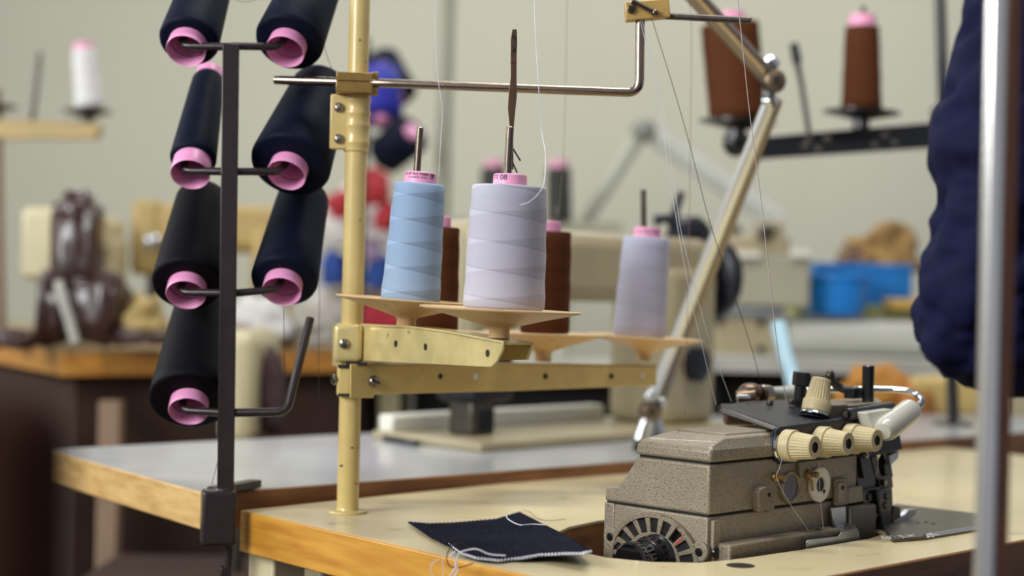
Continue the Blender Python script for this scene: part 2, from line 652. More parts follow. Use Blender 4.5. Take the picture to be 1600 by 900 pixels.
# the rear rim leaves the left corner almost parallel to the picture
gE = Z(345, 681, GZ)
MB().prism([Vector((p.x, p.y, GZ - 0.0022)) for p in inset([gA, gC, gD, gB], 0.002)], Vector((0, 0, 0.0022))).build('laminate_top', M_lamin_grey, g)
MB().prism([Vector((p.x, p.y, GZ - 0.036)) for p in inset([gA, gC, gD, gB], 0.008)], Vector((0, 0, 0.0336))).build('board', M_edgeb, g)
edge_strip(gB, gA, GZ - 0.037, GZ - 0.0002, 0.008, 'edge_band', M_edge2, g, Vector((-gr.y, gr.x, 0)) * -1 if False else gr)['label'] = 'pale wood edge band'
edge_strip(gA, gC, GZ - 0.037, GZ - 0.0002, 0.008, 'edge_band', M_edgeb, g, gdir)['label'] = 'wood edge band, browned for its shaded side'
for q in (gA + gdir * 0.1 + gr * 0.2, gB - gdir * 0.05 + gr * 0.55, gC + gdir * 0.08 - gr * 0.1, gD - gdir * 0.08 - gr * 0.1):
    MB().box((q.x, q.y, 0.36), (0.04, 0.04, 0.72), Matrix.Rotation(AU, 3, 'Z')).build('leg', M_cream2, g, bevel=0.003)
#SECTION2
# ================================================================== cream thread stand
pb = Z(543, 801, TZ)
POLE_D = pb.y


def pole_pt(py):
    return Vector((pb.x, pb.y, PL(0 + 555, py, pb, Vector((0, 1, 0))).z))


def zed(px, py, d):
    return P(px, py, d).z


st = thing('thread_stand', 'cream enamelled cone thread stand standing on the beige table, with two hinged arms', 'thread stand', (pb.x, pb.y, TZ))
M_pole = M_cream
z_tel = zed(560, 150, POLE_D)
MB().cyl((pb.x, pb.y, TZ), (pb.x, pb.y, z_tel), 0.0106, n=32).build('pole', M_pole, st)
MB().cyl((pb.x, pb.y, z_tel - 0.02), (pb.x, pb.y, 1.62), 0.0099, n=32).build('upper_pole', M_pole, st)
MB().lathe((pb.x, pb.y, TZ), (0, 0, 1), [(0.0182, 0), (0.0186, 0.001), (0.0180, 0.0022), (0.0112, 0.0030), (0.0106, 0.005)], 40).build('base_flange', M_cream, st)
# paint chips as small worn patches on the pole
for (px, py, wd, hh) in ((550, 698, 9, 3), (533, 726, 8, 5), (556, 754, 5, 3), (562, 65, 4, 4), (571, 98, 3, 3)):
    zc = zed(px, py, POLE_D)
    rr = 0.0107 if py > 200 else 0.01
    X = P(px, py, POLE_D - rr).x
    s_ = max(-0.98, min(0.98, (X - pb.x - (0 if py > 200 else 0)) / rr))
    ang = math.asin(s_)
    da = wd * POLE_D / FPX / rr / 2
    hz = hh * POLE_D / FPX / 2
    poly = []
    for k in range(8):
        a_ = ang + da * cos(2 * pi * k / 8) * random.uniform(0.6, 1.1)
        zz = zc + hz * sin(2 * pi * k / 8) * random.uniform(0.6, 1.1)
        poly.append(Vector((pb.x + rr * 1.004 * sin(a_), pb.y - rr * 1.004 * cos(a_), zz)))
    cc = Vector((pb.x + (rr + 0.0003) * sin(ang), pb.y - (rr + 0.0003) * cos(ang), zc))
    mb = MB()
    vs = [mb.bm.verts.new(p) for p in poly]
    c0 = mb.bm.verts.new(cc)
    for k in range(8):
        mb.bm.faces.new((vs[k], vs[(k + 1) % 8], c0))
    mb.build('paint_chip', M_chip, st)


def screw(center, nrm, r, parent, head=0.5, slot_ang=0.7):
    nrm = Vector(nrm).normalized()
    s = MB().lathe(center, nrm, [(r, 0), (r, r * 0.25), (r * 0.8, r * 0.55), (r * 0.4, r * 0.7), (0.0001, r * 0.72)], 20).build('screw', M_screw, parent)
    xh = Vector((0, 0, 1)) if abs(nrm.z) < 0.9 else Vector((1, 0, 0))
    x = (xh - nrm * xh.dot(nrm)).normalized()
    y = nrm.cross(x)
    a = x * cos(slot_ang) + y * sin(slot_ang)
    b = nrm.cross(a)
    M = Matrix((a, b, nrm)).transposed()
    MB().box(Vector(center) + nrm * r * 0.62, (r * 1.7, r * 0.28, r * 0.35), M).build('slot', M_slot, s)
    return s


# collar with two screws
zt = zed(558, 146, POLE_D)
zb_ = zed(556, 238, POLE_D)
H = zt - zb_
prof = [(0.0108, 0), (0.0122, 0.001)]
for k, c_ in enumerate((0.16, 0.45, 0.66, 0.88)):
    prof += [(0.0122, H * (c_ - 0.05)), (0.0130, H * (c_ - 0.02)), (0.0130, H * (c_ + 0.02)), (0.0122, H * (c_ + 0.05))]
prof += [(0.0122, H - 0.001), (0.0108, H)]
cb = MB().lathe((pb.x, pb.y, zb_), (0, 0, 1), prof, 40).build('collar', M_cream, st)
tabx = P(534, 190, POLE_D).x
MB().box((tabx - 0.0005, pb.y - 0.007, (zt + zb_) / 2), (0.020, 0.0035, H * 0.93)).build('collar_tab', M_cream, st, bevel=0.0015)
MB().box((tabx - 0.0005, pb.y - 0.001, (zt + zb_) / 2), (0.020, 0.0035, H * 0.93)).build('collar_tab', M_cream, st, bevel=0.0015)
for py in (168, 217):
    q = P(529.5, py, POLE_D - 0.009)
    screw((q.x, pb.y - 0.0088, q.z), (-0.25, -1, 0.05), 0.0048, st, slot_ang=random.uniform(0, 3))

# horizontal steel rod with a right angle bend, clamped in a brass block
RD = POLE_D - 0.019
rodpts = [P(430, 125, RD + 0.03), P(600, 130, RD - 0.004), P(999, 145, RD - 0.05), P(1000.5, 20, RD - 0.05)]
MB().tube(bend(rodpts, 0.012, 6), 0.0043, 14).build('guide_rod', M_steel, st)
bc = P(553, 129, RD)
Mt = Matrix.Rotation(radians(6), 3, 'Z')
MB().box(bc + Vector((0, 0.004, 0.0048)), (0.0345, 0.024, 0.0082), Mt).build('clamp_block', M_brass, st, bevel=0.0006)
MB().box(bc + Vector((0, 0.004, -0.0050)), (0.0345, 0.024, 0.0102), Mt).build('clamp_block', M_brass, st, bevel=0.0006)
MB().box(bc + Vector((0.0005, 0.0055, 0.0)), (0.030, 0.018, 0.003), Mt).build('clamp_gap', M_slot, st)
MB().box(bc + Vector((0.0195, 0.008, 0.0)), (0.006, 0.02, 0.021), Mt).build('clamp_plate', M_brass, st, bevel=0.0006)
MB().cyl((pb.x, pb.y, bc.z - 0.016), (pb.x, pb.y, bc.z - 0.008), 0.0112, n=32).build('clamp_ring', M_steel, st)

# upper joint block with second rod and thumb lever
UD = RD - 0.052
jb = P(1011, 17, UD)
MB().box(jb, (0.0405, 0.016, 0.0165), Matrix.Rotation(radians(-6), 3, 'Y')).build('joint_block', M_brassl, st, bevel=0.0006)
MB().tube([P(1040, 25, UD + 0.001), P(1174, 32, UD - 0.02)], 0.0032, 12).build('upper_guide_rod', M_darkst, st)
q = P(986, 15, UD - 0.008)
MB().lathe(q, (0, -1, 0), [(0.0040, -0.001), (0.0040, 0.003), (0.0032, 0.0035)], 6).build('hex_nut', M_darkst, st)
MB().lathe(q + Vector((0, -0.0034, 0)), (0, -1, 0), [(0.0018, 0), (0.0018, 0.001)], 12).build('nut_core', M_slot, st)
MB().tube([P(988, 2, UD - 0.011), P(1004, 10, UD - 0.012), P(1023, 20, UD - 0.011)], [0.0028, 0.0022, 0.0028], 10).build('thumb_lever', M_pin, st)
MB().sphere(P(1023, 20, UD - 0.011), 0.0034).build('lever_tip', M_pin, st)

# ---- front hinged arm: vertical plane through the pole going to the camera's right
a1 = P(637, 540, 1.485)
a2 = P(787, 540, 1.325)
adir = Vector((a2.x - a1.x, a2.y - a1.y, 0)).normalized()
an = Vector((adir.y, -adir.x, 0))           # faces the camera side
if an.y > 0:
    an = -an
a0 = Vector((a1.x, a1.y, 0)) + an * 0.016


def FAp(px, py, dn=0.0):
    return PL(px, py, a0 + an * dn, an)


def plate_outline(pts, dn):
    return [FAp(x, y, dn) for x, y in pts]


outl = [(519, 506), (530, 504), (640, 509), (700, 517), (786, 533), (785, 545), (776, 565), (768, 573), (755, 573), (640, 567), (545, 563), (519, 566)]
MB().prism(plate_outline(outl, 0), -an * 0.0022).build('front_arm', M_creamworn, st, bevel=0.0007)
topl = [FAp(520, 507), FAp(640, 511), FAp(700, 519), FAp(785, 535)]
mb = MB()
mb.prism([topl[0], topl[1], topl[2], topl[3], topl[3] - an * 0.030, topl[2] - an * 0.030, topl[1] - an * 0.030, topl[0] - an * 0.030], Vector((0, 0, -0.002)))
mb.build('arm_top_flange', M_creamworn, st, bevel=0.0006)
bk = [(519, 506), (640, 511), (785, 536), (776, 562), (640, 565), (519, 564)]
MB().prism([p - an * 0.030 for p in plate_outline(bk, 0)], an * 0.002).build('arm_back_flange', M_creamworn, st)
for (x, y) in ((618.5, 537), (665, 542), (762, 552)):
    MB().lathe(FAp(x, y, 0.0001), an, [(0.0031, -0.0004), (0.0031, 0.0004)], 20).build('bore', M_slot, st)
screw(P(538, 537, POLE_D - 0.0172), (-0.1, -1, 0), 0.0050, st, slot_ang=0.3)
# lower hinge strap of the front arm wraps round the pole
MB().prism([FAp(519, 564), FAp(552, 567), FAp(552, 571), FAp(519, 572)], -an * 0.028).build('hinge_lug', M_cream, st, bevel=0.0005)
MB().box(P(557, 568.5, POLE_D - 0.0150), (0.020, 0.006, 0.0026)).build('hinge_gap', M_slot, st)

# ---- rear hinged arm
b1 = P(683, 590, 1.605)
b2 = P(1003, 590, 1.785)
bdir = Vector((b2.x - b1.x, b2.y - b1.y, 0)).normalized()
bn = Vector((bdir.y, -bdir.x, 0))
b0 = Vector((b1.x, b1.y, 0)) + bn * 0.014


def RAp(px, py, dn=0.0):
    return PL(px, py, b0 + bn * dn, bn)


outr = [(548, 569), (560, 569), (800, 567), (1026, 570), (1026, 602), (800, 611), (600, 616), (585, 617), (584, 622), (548, 622)]
MB().prism([RAp(x, y) for x, y in outr], -bn * 0.002).build('rear_arm', M_cream, st, bevel=0.0006)
tl = [RAp(556, 569), RAp(800, 568), RAp(1026, 571)]
MB().prism([tl[0], tl[1], tl[2], tl[2] - bn * 0.028, tl[1] - bn * 0.028, tl[0] - bn * 0.028], Vector((0, 0, -0.002))).build('arm_top_flange', M_cream, st)
for (x, y, mm, rr) in ((688, 588, M_slot, 0.0026), (743, 588, M_white, 0.0034), (852, 588, M_slot, 0.0030), (955, 588, M_slot, 0.0030), (1004, 587, M_white, 0.0026)):
    MB().lathe(RAp(x, y, 0.0001), bn, [(rr, -0.0004), (rr, 0.0006)], 20).build('bore' if mm is M_slot else 'rivet', mm, st)
hp = P(540, 595, POLE_D)
pa_, pc_ = P(525, 620, POLE_D - 0.015), P(551, 570, POLE_D - 0.015)
MB().box(((pa_.x + pc_.x) / 2, POLE_D, (pa_.z + pc_.z) / 2), (pc_.x - pa_.x, 0.030, pc_.z - pa_.z)).build('hinge_housing', M_cream, st, bevel=0.0035, seg=4)
MB().box(P(541, 572.5, POLE_D - 0.0140), (0.015, 0.006, 0.0030)).build('hinge_gap', M_slot, st)
MB().box(P(541, 617, POLE_D - 0.0140), (0.015, 0.006, 0.0026)).build('hinge_gap', M_slot, st)
screw(P(524, 593, POLE_D - 0.011), (-0.85, -0.6, 0), 0.0052, st)
screw(RAp(584, 596, 0.0005), bn, 0.0058, st, slot_ang=1.2)
pa_, pc_ = P(519, 566, POLE_D - 0.017), P(566, 507, POLE_D - 0.017)
MB().box(((pa_.x + pc_.x) / 2, POLE_D - 0.001, (pa_.z + pc_.z) / 2), (pc_.x - pa_.x, 0.032, pc_.z - pa_.z)).build('hinge_housing', M_creamworn, st, bevel=0.005, seg=5)


# ---- cone seats (plate + pin) and the cones on them
def seat(base_px, top_px, d, R, stem_py, pin_top, pin_r=0.0034, with_pin=True, pm=M_plate):
    b = P(base_px[0], base_px[1], d)
    tpt = P(top_px[0], top_px[1], d)
    ax_ = (tpt - b).normalized()
    stem_len = (stem_py - base_px[1]) * d / FPX
    # dish: thin cone
    prof = [(0.0088, -stem_len), (0.0086, -stem_len * 0.72), (0.0105, -stem_len * 0.62), (R * 0.5, -stem_len * 0.36), (R, -0.0006), (R + 0.0004, 0.0006), (R - 0.001, 0.0010),
            (R * 0.5, -0.0022), (0.006, -0.0034)]
    MB().lathe(b, ax_, prof, 56).build('cone_plate', pm, st, angle=50)
    if with_pin:
        pt_ = P(pin_top[0], pin_top[1], d)
        MB().cyl(b, pt_, pin_r, pin_r * 0.96, 16, ch=0.0006).build('spool_pin', M_pin, st)


def cone(name, label, cat_group, base_px, top_px, d, rb, rtp, tmat, cap_r, cap_h, lift=0.0, d_top=None):
    b = P(base_px[0], base_px[1], d)
    tp = P(top_px[0], top_px[1], d_top or d)
    ax_ = (tp - b).normalized()
    L = (tp - b).length
    M = frame_from(b, ax_)
    root = thing(name, label, 'thread cone', frame=M, group=cat_group)
    prof = [(rb * 0.4, -0.0006), (rb - 0.002, -0.0005), (rb, 0.0015)]
    for k in range(1, 9):
        f = k / 9
        prof.append((rb + (rtp - rb) * f + 0.0004 * sin(k * 2.1), L * f))
    prof += [(rtp, L - 0.0018), (rtp - 0.0012, L - 0.0002), (rtp * 0.4, L + 0.0004)]
    MB().lathe((0, 0, 0), (0, 0, 1), prof, 64).build('wound_thread', tmat, root, world=False, angle=60)
    c_ = MB()
    c_.lathe((0, 0, L - 0.004), (0, 0, 1), [(cap_r * 1.05, 0), (cap_r, 0.004 + cap_h - 0.0008), (cap_r - 0.0008, 0.004 + cap_h), (cap_r - 0.002, 0.004 + cap_h), (cap_r - 0.0022, 0.002), (0.005, 0.002)], 48, capb=False)
    cp = c_.build('tube_cap', M_pink2, root, world=False)
    return root, M, L, cp


def wrap_text(s, size, r, zc, az, parent, frame, rot=0.0, L=0.0):
    cu = bpy.data.curves.new('printed_text', 'FONT')
    cu.body = s
    cu.size = size
    cu.align_x = 'CENTER'
    cu.align_y = 'CENTER'
    cu.extrude = 0.00008
    cu.offset = size * 0.018
    o = bpy.data.objects.new('printed_text_tmp', cu)
    COL.objects.link(o)
    dg = bpy.context.evaluated_depsgraph_get()
    me = bpy.data.meshes.new_from_object(o.evaluated_get(dg))
    bpy.data.objects.remove(o)
    me.name = 'printed_text'
    for v in me.vertices:
        x, y, z = v.co
        x, y = x * cos(rot) - y * sin(rot), x * sin(rot) + y * cos(rot)
        a_ = az + x / r
        v.co = Vector(((r + 0.0002 + z) * sin(a_), -(r + 0.0002 + z) * cos(a_), zc + y))
    me.materials.clear()
    me.materials.append(M_ink)
    ob = bpy.data.objects.new('printed_text', me)
    COL.objects.link(ob)
    ob.parent = parent
    FR[ob.name] = frame
    return ob


D1, D2, D3, D4, D5 = 1.485, 1.335, 1.605, 1.69, 1.785
seat((637, 469), (651, 290), D1, 0.0665, 512, (656.5, 199))
seat((782, 484), (792, 290), D2, 0.0675, 528, (797, 198))
seat((683, 519), (688, 355), D3, 0.0630, 562, (690, 350), with_pin=False)
seat((850, 521), (856, 360), D4, 0.0655, 565, (859, 350), with_pin=False)
seat((1008, 527), (1019, 370), D5, 0.0640, 563, (1005, 296))
GRP = 'thread cones on the cream thread stand'
r1, m1, l1, c1 = cone('thread_cone', 'pale blue thread cone next to the cream pole', GRP, (641, 470), (656, 287), D1, 0.0275, 0.0238, T_blue, 0.0147, 0.0105)
r2, m2, l2, c2 = cone('thread_cone', 'large silver grey thread cone in front, printed 08 on its pink cap', GRP, (787, 482), (796.5, 291), D2, 0.0341, 0.0316, T_grey, 0.0139, 0.0098)
r3, m3, l3, c3 = cone('thread_cone', 'rust brown thread cone mostly hidden behind the pale blue one', GRP, (682, 518), (688, 355), D3, 0.0215, 0.0196, T_brown, 0.0105, 0.0110)
r4, m4, l4, c4 = cone('thread_cone', 'rust brown thread cone half hidden behind the silver grey one', GRP, (851, 520), (856, 362), D4, 0.0262, 0.0250, T_brown, 0.0137, 0.0110)
r5, m5, l5, c5 = cone('thread_cone', 'pale lilac grey thread cone at the far end of the rear arm', GRP, (998.5, 525), (1010.5, 371), D5, 0.0297, 0.0262, T_pale, 0.0150, 0.0110)
wrap_text('08', 0.0064, 0.0139, l2 + 0.0062, -0.40, c2, m2)
wrap_text('TZ', 0.0048, 0.0139, l2 + 0.0064, -0.98, c2, m2)
wrap_text('TS OF SILZ YARN', 0.0032, 0.0147, l1 + 0.0080, -0.28, c1, m1)
wrap_text('NUMMER 5000', 0.0028, 0.0147, l1 + 0.0045, -0.15, c1, m1)
wrap_text('08', 0.0060, 0.0147, l1 + 0.0062, 0.92, c1, m1, rot=pi / 2)
wrap_text('TS OF SILZ', 0.0038, 0.0150, l5 + 0.0045, -0.35, c5, m5)
wrap_text('08', 0.0055, 0.0150, l5 + 0.0050, 0.6, c5, m5)

# ---- tweezers standing in the grey cone's tube
tw = thing('tweezers', 'old bronze coloured tweezers standing upright in the silver grey cone', 'tweezers', tuple(P(800, 280, D2 + 0.012)))
DT = D2 + 0.011
for sgn, mm in ((-1, M_steel), (1, M_darkst)):
    pts = [(804, 46, 3.4), (803, 60, 5.0), (802.5, 90, 4.8), (802.5, 120, 4.6), (801, 150, 6.6), (799.5, 170, 6.0), (799.5, 190, 4.0), (800, 215, 2.0), (801, 265, 1.2)]
    mb = MB()
    ring = []
    for (x, y, hw) in pts:
        dd = DT + sgn * 0.0016
        l_, r_ = P(x - hw, y, dd), P(x + hw, y, dd)
        o_ = Vector((0, sgn * 0.0012, 0))
        ring.append([mb.bm.verts.new(p) for p in (l_, r_, r_ + o_, l_ + o_)])
    for a_, b_ in zip(ring, ring[1:]):
        for i in range(4):
            mb.bm.faces.new((a_[i], a_[(i + 1) % 4], b_[(i + 1) % 4], b_[i]))
    mb.bm.faces.new(ring[0])
    mb.bm.faces.new(ring[-1][::-1])
    mb.build('blade', mat('bronze_steel', '#6b5442', 0.4, metal=0.8, var=0.25, nscale=60) if sgn < 0 else M_darkst, tw, bevel=0.0003)
MB().tube(smooth_path([P(801, 56, DT - 0.003), P(806, 62, DT - 0.003), P(806, 74, DT - 0.003), P(801, 80, DT - 0.003)], 5), 0.0008, 8).build('end_notch', M_slot, tw)
MB().box(P(802.5, 99, DT - 0.001), (0.0054, 0.004, 0.0006)).build('ring_groove', M_slot, tw)
for (xa, ya, xb, yb) in ((802, 233, 813, 251), (801, 254, 808, 270)):
    MB().tube([P(xa, ya, DT), P(xb, yb, DT + 0.004)], 0.0007, 6).build('spring_wire', M_darkst, tw)
"""rack"""
# ================================================================== black cone rack clamped to the table corner
RKD = 1.53
rk0 = P(354, 768, RKD)
rk = thing('cone_rack', 'black steel cone rack clamped to the table corner with seven cones on its pegs', 'thread rack', tuple(P(352, 850, RKD)))
rt_ = P(361, 70, RKD)
rb_ = P(352.5, 768, RKD)
pdir = (rt_ - rb_).normalized()
Mr = Matrix.Rotation(radians(9), 3, 'Z')
hw = 0.0079
mb = MB()
ringv = []
for c_ in (rb_ - pdir * 0.004, rt_):
    ringv.append([c_ + Mr @ Vector((dx * hw, dy * hw, 0)) for dx, dy in ((-1, -1), (1, -1), (1, 1), (-1, 1))])
mb.prism(ringv[0], None, poly2=ringv[1])
mb.build('post', M_rack, rk, bevel=0.0008)
MB().sphere(rb_ + Vector((0, -0.002, 0.001)), 0.0095, 1.1, 1.1, 0.6).build('weld_bead', M_rack, rk)
# clamp: front block, top tongue and screw
cx = P(341, 808, RKD - 0.006)
Mc = Matrix.Rotation(radians(16), 3, 'Z')
MB().box(cx, (0.032, 0.024, 0.052), Mc).build('clamp_jaw', M_rack, rk, bevel=0.003, seg=3)
tp_ = Z(352, 762, GZ + 0.006)
tq = Z(392, 755, GZ + 0.006)
td = (tq - tp_).normalized()
MB().box(tp_ * 0.5 + tq * 0.5 + Vector((0, 0, -0.001)) - td * 0.006, ((tq - tp_).length + 0.030, 0.014, 0.008), Matrix.Rotation(atan2(td.y, td.x), 3, 'Z')).build('clamp_tongue', M_rack, rk, bevel=0.001)
MB().cyl(P(357, 845, RKD), P(356, 960, RKD), 0.0042, n=14).build('clamp_screw', M_rack, rk)
MB().box(P(352, 893, RKD), (0.010, 0.012, 0.010), Mc).build('screw_nut', M_rack, rk, bevel=0.001)


def vp_dir(bx, by, tilt_deg, elev_deg):
    te = math.tan(radians(elev_deg))
    vpy = 455 - FPX * te
    vpx = bx + math.tan(radians(tilt_deg)) * (by - vpy)
    return (fw + rt * ((vpx - 800) / FPX) + up * te).normalized()


def post_x(py):
    return 361 + (352.5 - 361) * (py - 70) / 698


# (name px of tube opening centre, arm start px, peg start, tilt, elevation, r_base, r_top, length, thread start offset, mat, label)
rack = [
    ((290, 80), (-1, 73), (282, 72), 18, 47, 0.0292, 0.0235, 0.135, 0.008, T_navy, 'navy thread cone on the top left peg of the black rack'),
    ((445, 81), (1, 72), (438, 73), 23, 47, 0.0335, 0.0270, 0.135, 0.008, T_navy, 'navy thread cone on the top right peg of the black rack'),
    ((297, 273), (-1, 268), (284, 267), 11, 46, 0.0225, 0.0165, 0.128, 0.014, T_navy, 'nearly empty slim navy cone, second on the left of the black rack'),
    ((447, 274), (1, 268), (440, 268), 22, 46, 0.0395, 0.0300, 0.125, 0.008, T_navy, 'fat navy thread cone, second on the right of the black rack'),
    ((290, 461), (-1, 458), (280, 457), 10, 44, 0.0345, 0.0270, 0.130, 0.008, T_black, 'black thread cone, third on the left of the black rack'),
    ((440, 456), (1, 459), (436, 452), 13, 44, 0.0325, 0.0265, 0.128, 0.008, T_navy, 'navy thread cone, lowest on the right of the black rack'),
    ((294, 643), (-1, 645), (283, 641), 8, 43, 0.0395, 0.0290, 0.135, 0.008, T_black, 'largest black thread cone at the bottom left of the black rack'),
]
for i, (tc_, arm, peg, tilt, el, rb, rtp, L, off, tm, lab) in enumerate(rack):
    d = RKD + 0.008
    c_ = P(tc_[0], tc_[1], d)
    ax_ = vp_dir(tc_[0], tc_[1], tilt, el)
    M = frame_from(c_, ax_)
    root = thing('thread_cone', lab, 'thread cone', frame=M, group='thread cones on the pegs of the black rack')
    tr = 0.0190
    off += 0.0055
    tube_ = MB()
    tt = tr * 0.72
    tl_ = off + L + 0.010
    tube_.lathe((0, 0, 0), (0, 0, 1), [(tr - 0.0016, tl_ * 0.55), (tr - 0.0011, 0.001), (tr - 0.0004, 0), (tr, 0.0008), (tr - 0.0002, 0.006), (tt, tl_ - 0.0006), (tt - 0.001, tl_), (tt - 0.003, tl_), (tt - 0.003, tl_ * 0.56)], 48, capa=False, capb=False)
    # inner wall closed far inside
    tube_.build('cone_tube', M_pink, root, world=False, angle=50)
    prof = [(tr * 0.9, off), (rb - 0.004, off - 0.0005), (rb - 0.001, off + 0.001), (rb, off + 0.0045)]
    for k in range(1, 8):
        f = k / 8
        prof.append((rb + (rtp - rb) * f, off + 0.0045 + (L - 0.012) * f))
    prof += [(rtp - 0.0003, off + L - 0.006), (rtp - 0.002, off + L - 0.0015), (rtp - 0.006, off + L), (tt * 0.9, off + L + 0.0004)]
    MB().lathe((0, 0, 0), (0, 0, 1), prof, 64, capa=False, capb=False).build('wound_thread', tm, root, world=False, angle=60)
    # the rack's arm: from the post sideways, then up inside the tube
    s_ = P(post_x(arm[1]), arm[1], RKD)
    e_ = P(peg[0], peg[1], d - 0.001)
    k_ = c_ + ax_ * 0.085 + up * 0.0065
    MB().tube(bend([s_, e_, k_], 0.010, 6), 0.0038, 12).build('peg', M_rack, rk)
# empty bent peg, lowest on the right
MB().tube(bend([P(post_x(645), 645, RKD), P(448, 644, RKD - 0.004), P(485, 497, RKD + 0.03)], 0.010, 6), 0.0042, 12).build('peg', M_rack, rk)
#SECTION3
# ================================================================== overlock machine
om = thing('overlock_machine', 'hammered grey beige overlock machine with beige tension knobs, sunk into the table', 'sewing machine', frame=FM)


def lbox(x0, x1, y0, y1, z0, z1, name, m, bevel=0.001, parent=om, seg=2):
    return MB().box(((x0 + x1) / 2, (y0 + y1) / 2, (z0 + z1) / 2), (x1 - x0, y1 - y0, z1 - z0)).build(name, m, parent, bevel=bevel, world=False, seg=seg)


def slab(pts, y0, t_, name, m, bevel=0.0006, parent=om):
    """outline given on the plane y = y0 of the machine, swept backwards by t_"""
    return MB().prism([Rf(x, y, y0) for x, y in pts], Vector((0, t_, 0))).build(name, m, parent, bevel=bevel, world=False)


def sidep(pts, x0, x1, name, m, bevel=0.001, parent=om, seg=2):
    return MB().prism([Vector((x0, y, z)) for y, z in pts], Vector((x1 - x0, 0, 0))).build(name, m, parent, bevel=bevel, world=False, seg=seg)


lbox(0.0, 0.205, 0.001, 0.104, -0.055, 0.0325, 'base', M_mach, 0.0015)
lbox(0.0008, 0.232, 0.1045, 0.1165, -0.055, 0.0330, 'end_bracket', M_mach, 0.0015)
lbox(0.0020, 0.226, 0.002, 0.1140, 0.0300, 0.0350, 'seam_gasket', M_seam, 0)
sidep([(0.0005, 0.0342), (0.0002, 0.0765), (0.0806, 0.0765), (0.0845, 0.0690), (0.0960, 0.0545), (0.1010, 0.0495), (0.1120, 0.0480), (0.1155, 0.0440), (0.1160, 0.0342)], 0.0004, 0.226, 'body', M_mach, 0.0030, seg=3)
lbox(0.0025, 0.224, 0.0025, 0.0780, 0.0755, 0.0790, 'seam_gasket', M_seam, 0)
# upper cover with broad sloping end
mb = MB()
rings = []
for (x0, x1, y0, y1, z) in ((0.0, 0.226, -0.0008, 0.0812, 0.0783), (0.0002, 0.226, -0.0004, 0.0806, 0.0885), (0.0035, 0.226, 0.0020, 0.0775, 0.0915), (0.0300, 0.226, 0.0060, 0.0660, 0.0985)):
    zz = z
    rings.append([mb.bm.verts.new((x0, y0, zz)), mb.bm.verts.new((x1, y0, zz)), mb.bm.verts.new((x1, y1, zz)), mb.bm.verts.new((x0, y1, zz))])
for a_, b_ in zip(rings, rings[1:]):
    mb.bridge(a_, b_)
mb.bm.faces.new(rings[0][::-1])
mb.bm.faces.new(rings[-1])
mb.build('top_cover', M_mach, om, bevel=0.0025, seg=3, world=False, angle=30)
# raised flat deck on the cover
sidep([(0.010, 0.0975), (0.012, 0.1005), (0.062, 0.1005), (0.066, 0.0975)], 0.0345, 0.105, 'deck_plate', M_mach, 0.0012)

# ---- vent cover on the left end
cyv, czv = 0.0560, -0.0110
RY, RZ = 0.0500, 0.0415
mb = MB()


def ell(ky, kz, a):
    return (cyv + RY * ky * cos(a), czv + RZ * kz * sin(a))


def arc_band(k0, k1, a0, a1, n, x0, x1):
    ins = [ell(k0, k0, a0 + (a1 - a0) * i / n) for i in range(n + 1)]
    outs = [ell(k1, k1, a0 + (a1 - a0) * i / n) for i in range(n + 1)]
    for i in range(n):
        q_ = [ins[i], outs[i], outs[i + 1], ins[i + 1]]
        mb.prism([Vector((x0, y, z)) for y, z in q_], Vector((x1 - x0, 0, 0)))


arc_band(0.90, 1.0, -0.25, pi + 0.25, 30, -0.0045, 0.0)
arc_band(0.52, 0.60, -0.25, pi + 0.25, 24, -0.0040, 0.0)
for k in range(10):
    a_ = 0.06 + (pi - 0.12) * k / 9
    da = 0.062
    arc_band(0.55, 0.92, a_ - da, a_ + da, 1, -0.0036, 0.0)
mb.build('vent_grille', M_machdark, om, world=False, bevel=0.0004)
mb = MB()
arc_band(0.02, 0.97, -0.25, pi + 0.25, 24, -0.0012, 0.0002)
mb.build('vent_backing', M_seam, om, world=False)
# red line on one rib
a_ = 0.06 + (pi - 0.12) * 7 / 9
mb = MB()
arc_band(0.62, 0.86, a_ - 0.02, a_ + 0.02, 1, -0.0041, -0.0036)
mb.build('red_mark', M_red, om, world=False)
# flange lugs with screws
for (yy, zz) in ((0.1045, 0.004), (0.0065, 0.0035)):
    MB().lathe((0, yy, zz), (-1, 0, 0), [(0.0085, 0), (0.0085, 0.0030), (0.0075, 0.0038)], 24).build('lug', M_mach, om, world=False)
    MB().lathe((-0.0036, yy, zz), (-1, 0, 0), [(0.0036, 0), (0.0036, 0.0012), (0.0028, 0.0018)], 16).build('lug_screw', M_black, om, world=False)
# handwheel
hwz = -0.0085
MB().lathe((0.001, 0.0520, hwz), (-1, 0, 0), [(0.0235, 0), (0.0235, 0.003), (0.0215, 0.005), (0.0200, 0.008), (0.0190, 0.009), (0.0190, 0.018), (0.0180, 0.020)], 40).build('handwheel', M_black, om, world=False)
MB().lathe((-0.018, 0.0520, hwz), (-1, 0, 0), [(0.0165, 0), (0.0165, 0.014), (0.0178, 0.016), (0.0178, 0.020), (0.0160, 0.0222), (0.002, 0.0228)], 40).build('wheel_knob', mat('gloss_black', '#0e1018', 0.12, coat=1.0), om, world=False)

# ---- right face: ledge, chute, bosses
lbox(0.010, 0.2025, -0.0155, 0.001, -0.055, 0.0105, 'ledge', M_machdark, 0.002)
lbox(0.004, 0.014, -0.0025, 0.004, -0.050, 0.0300, 'corner_post', M_mach, 0.0012)
MB().lathe((0.008, -0.0020, 0.0030), (0, -1, 0), [(0.0050, 0), (0.0046, 0.0015)], 16).build('ledge_screw', M_black, om, world=False)
for xx in (0.1505, 0.1745):
    MB().lathe((xx, -0.0085, 0.0103), (0, 0, 1), [(0.0033, 0), (0.0033, 0.0005)], 16).build('thread_hole', M_seam, om, world=False)
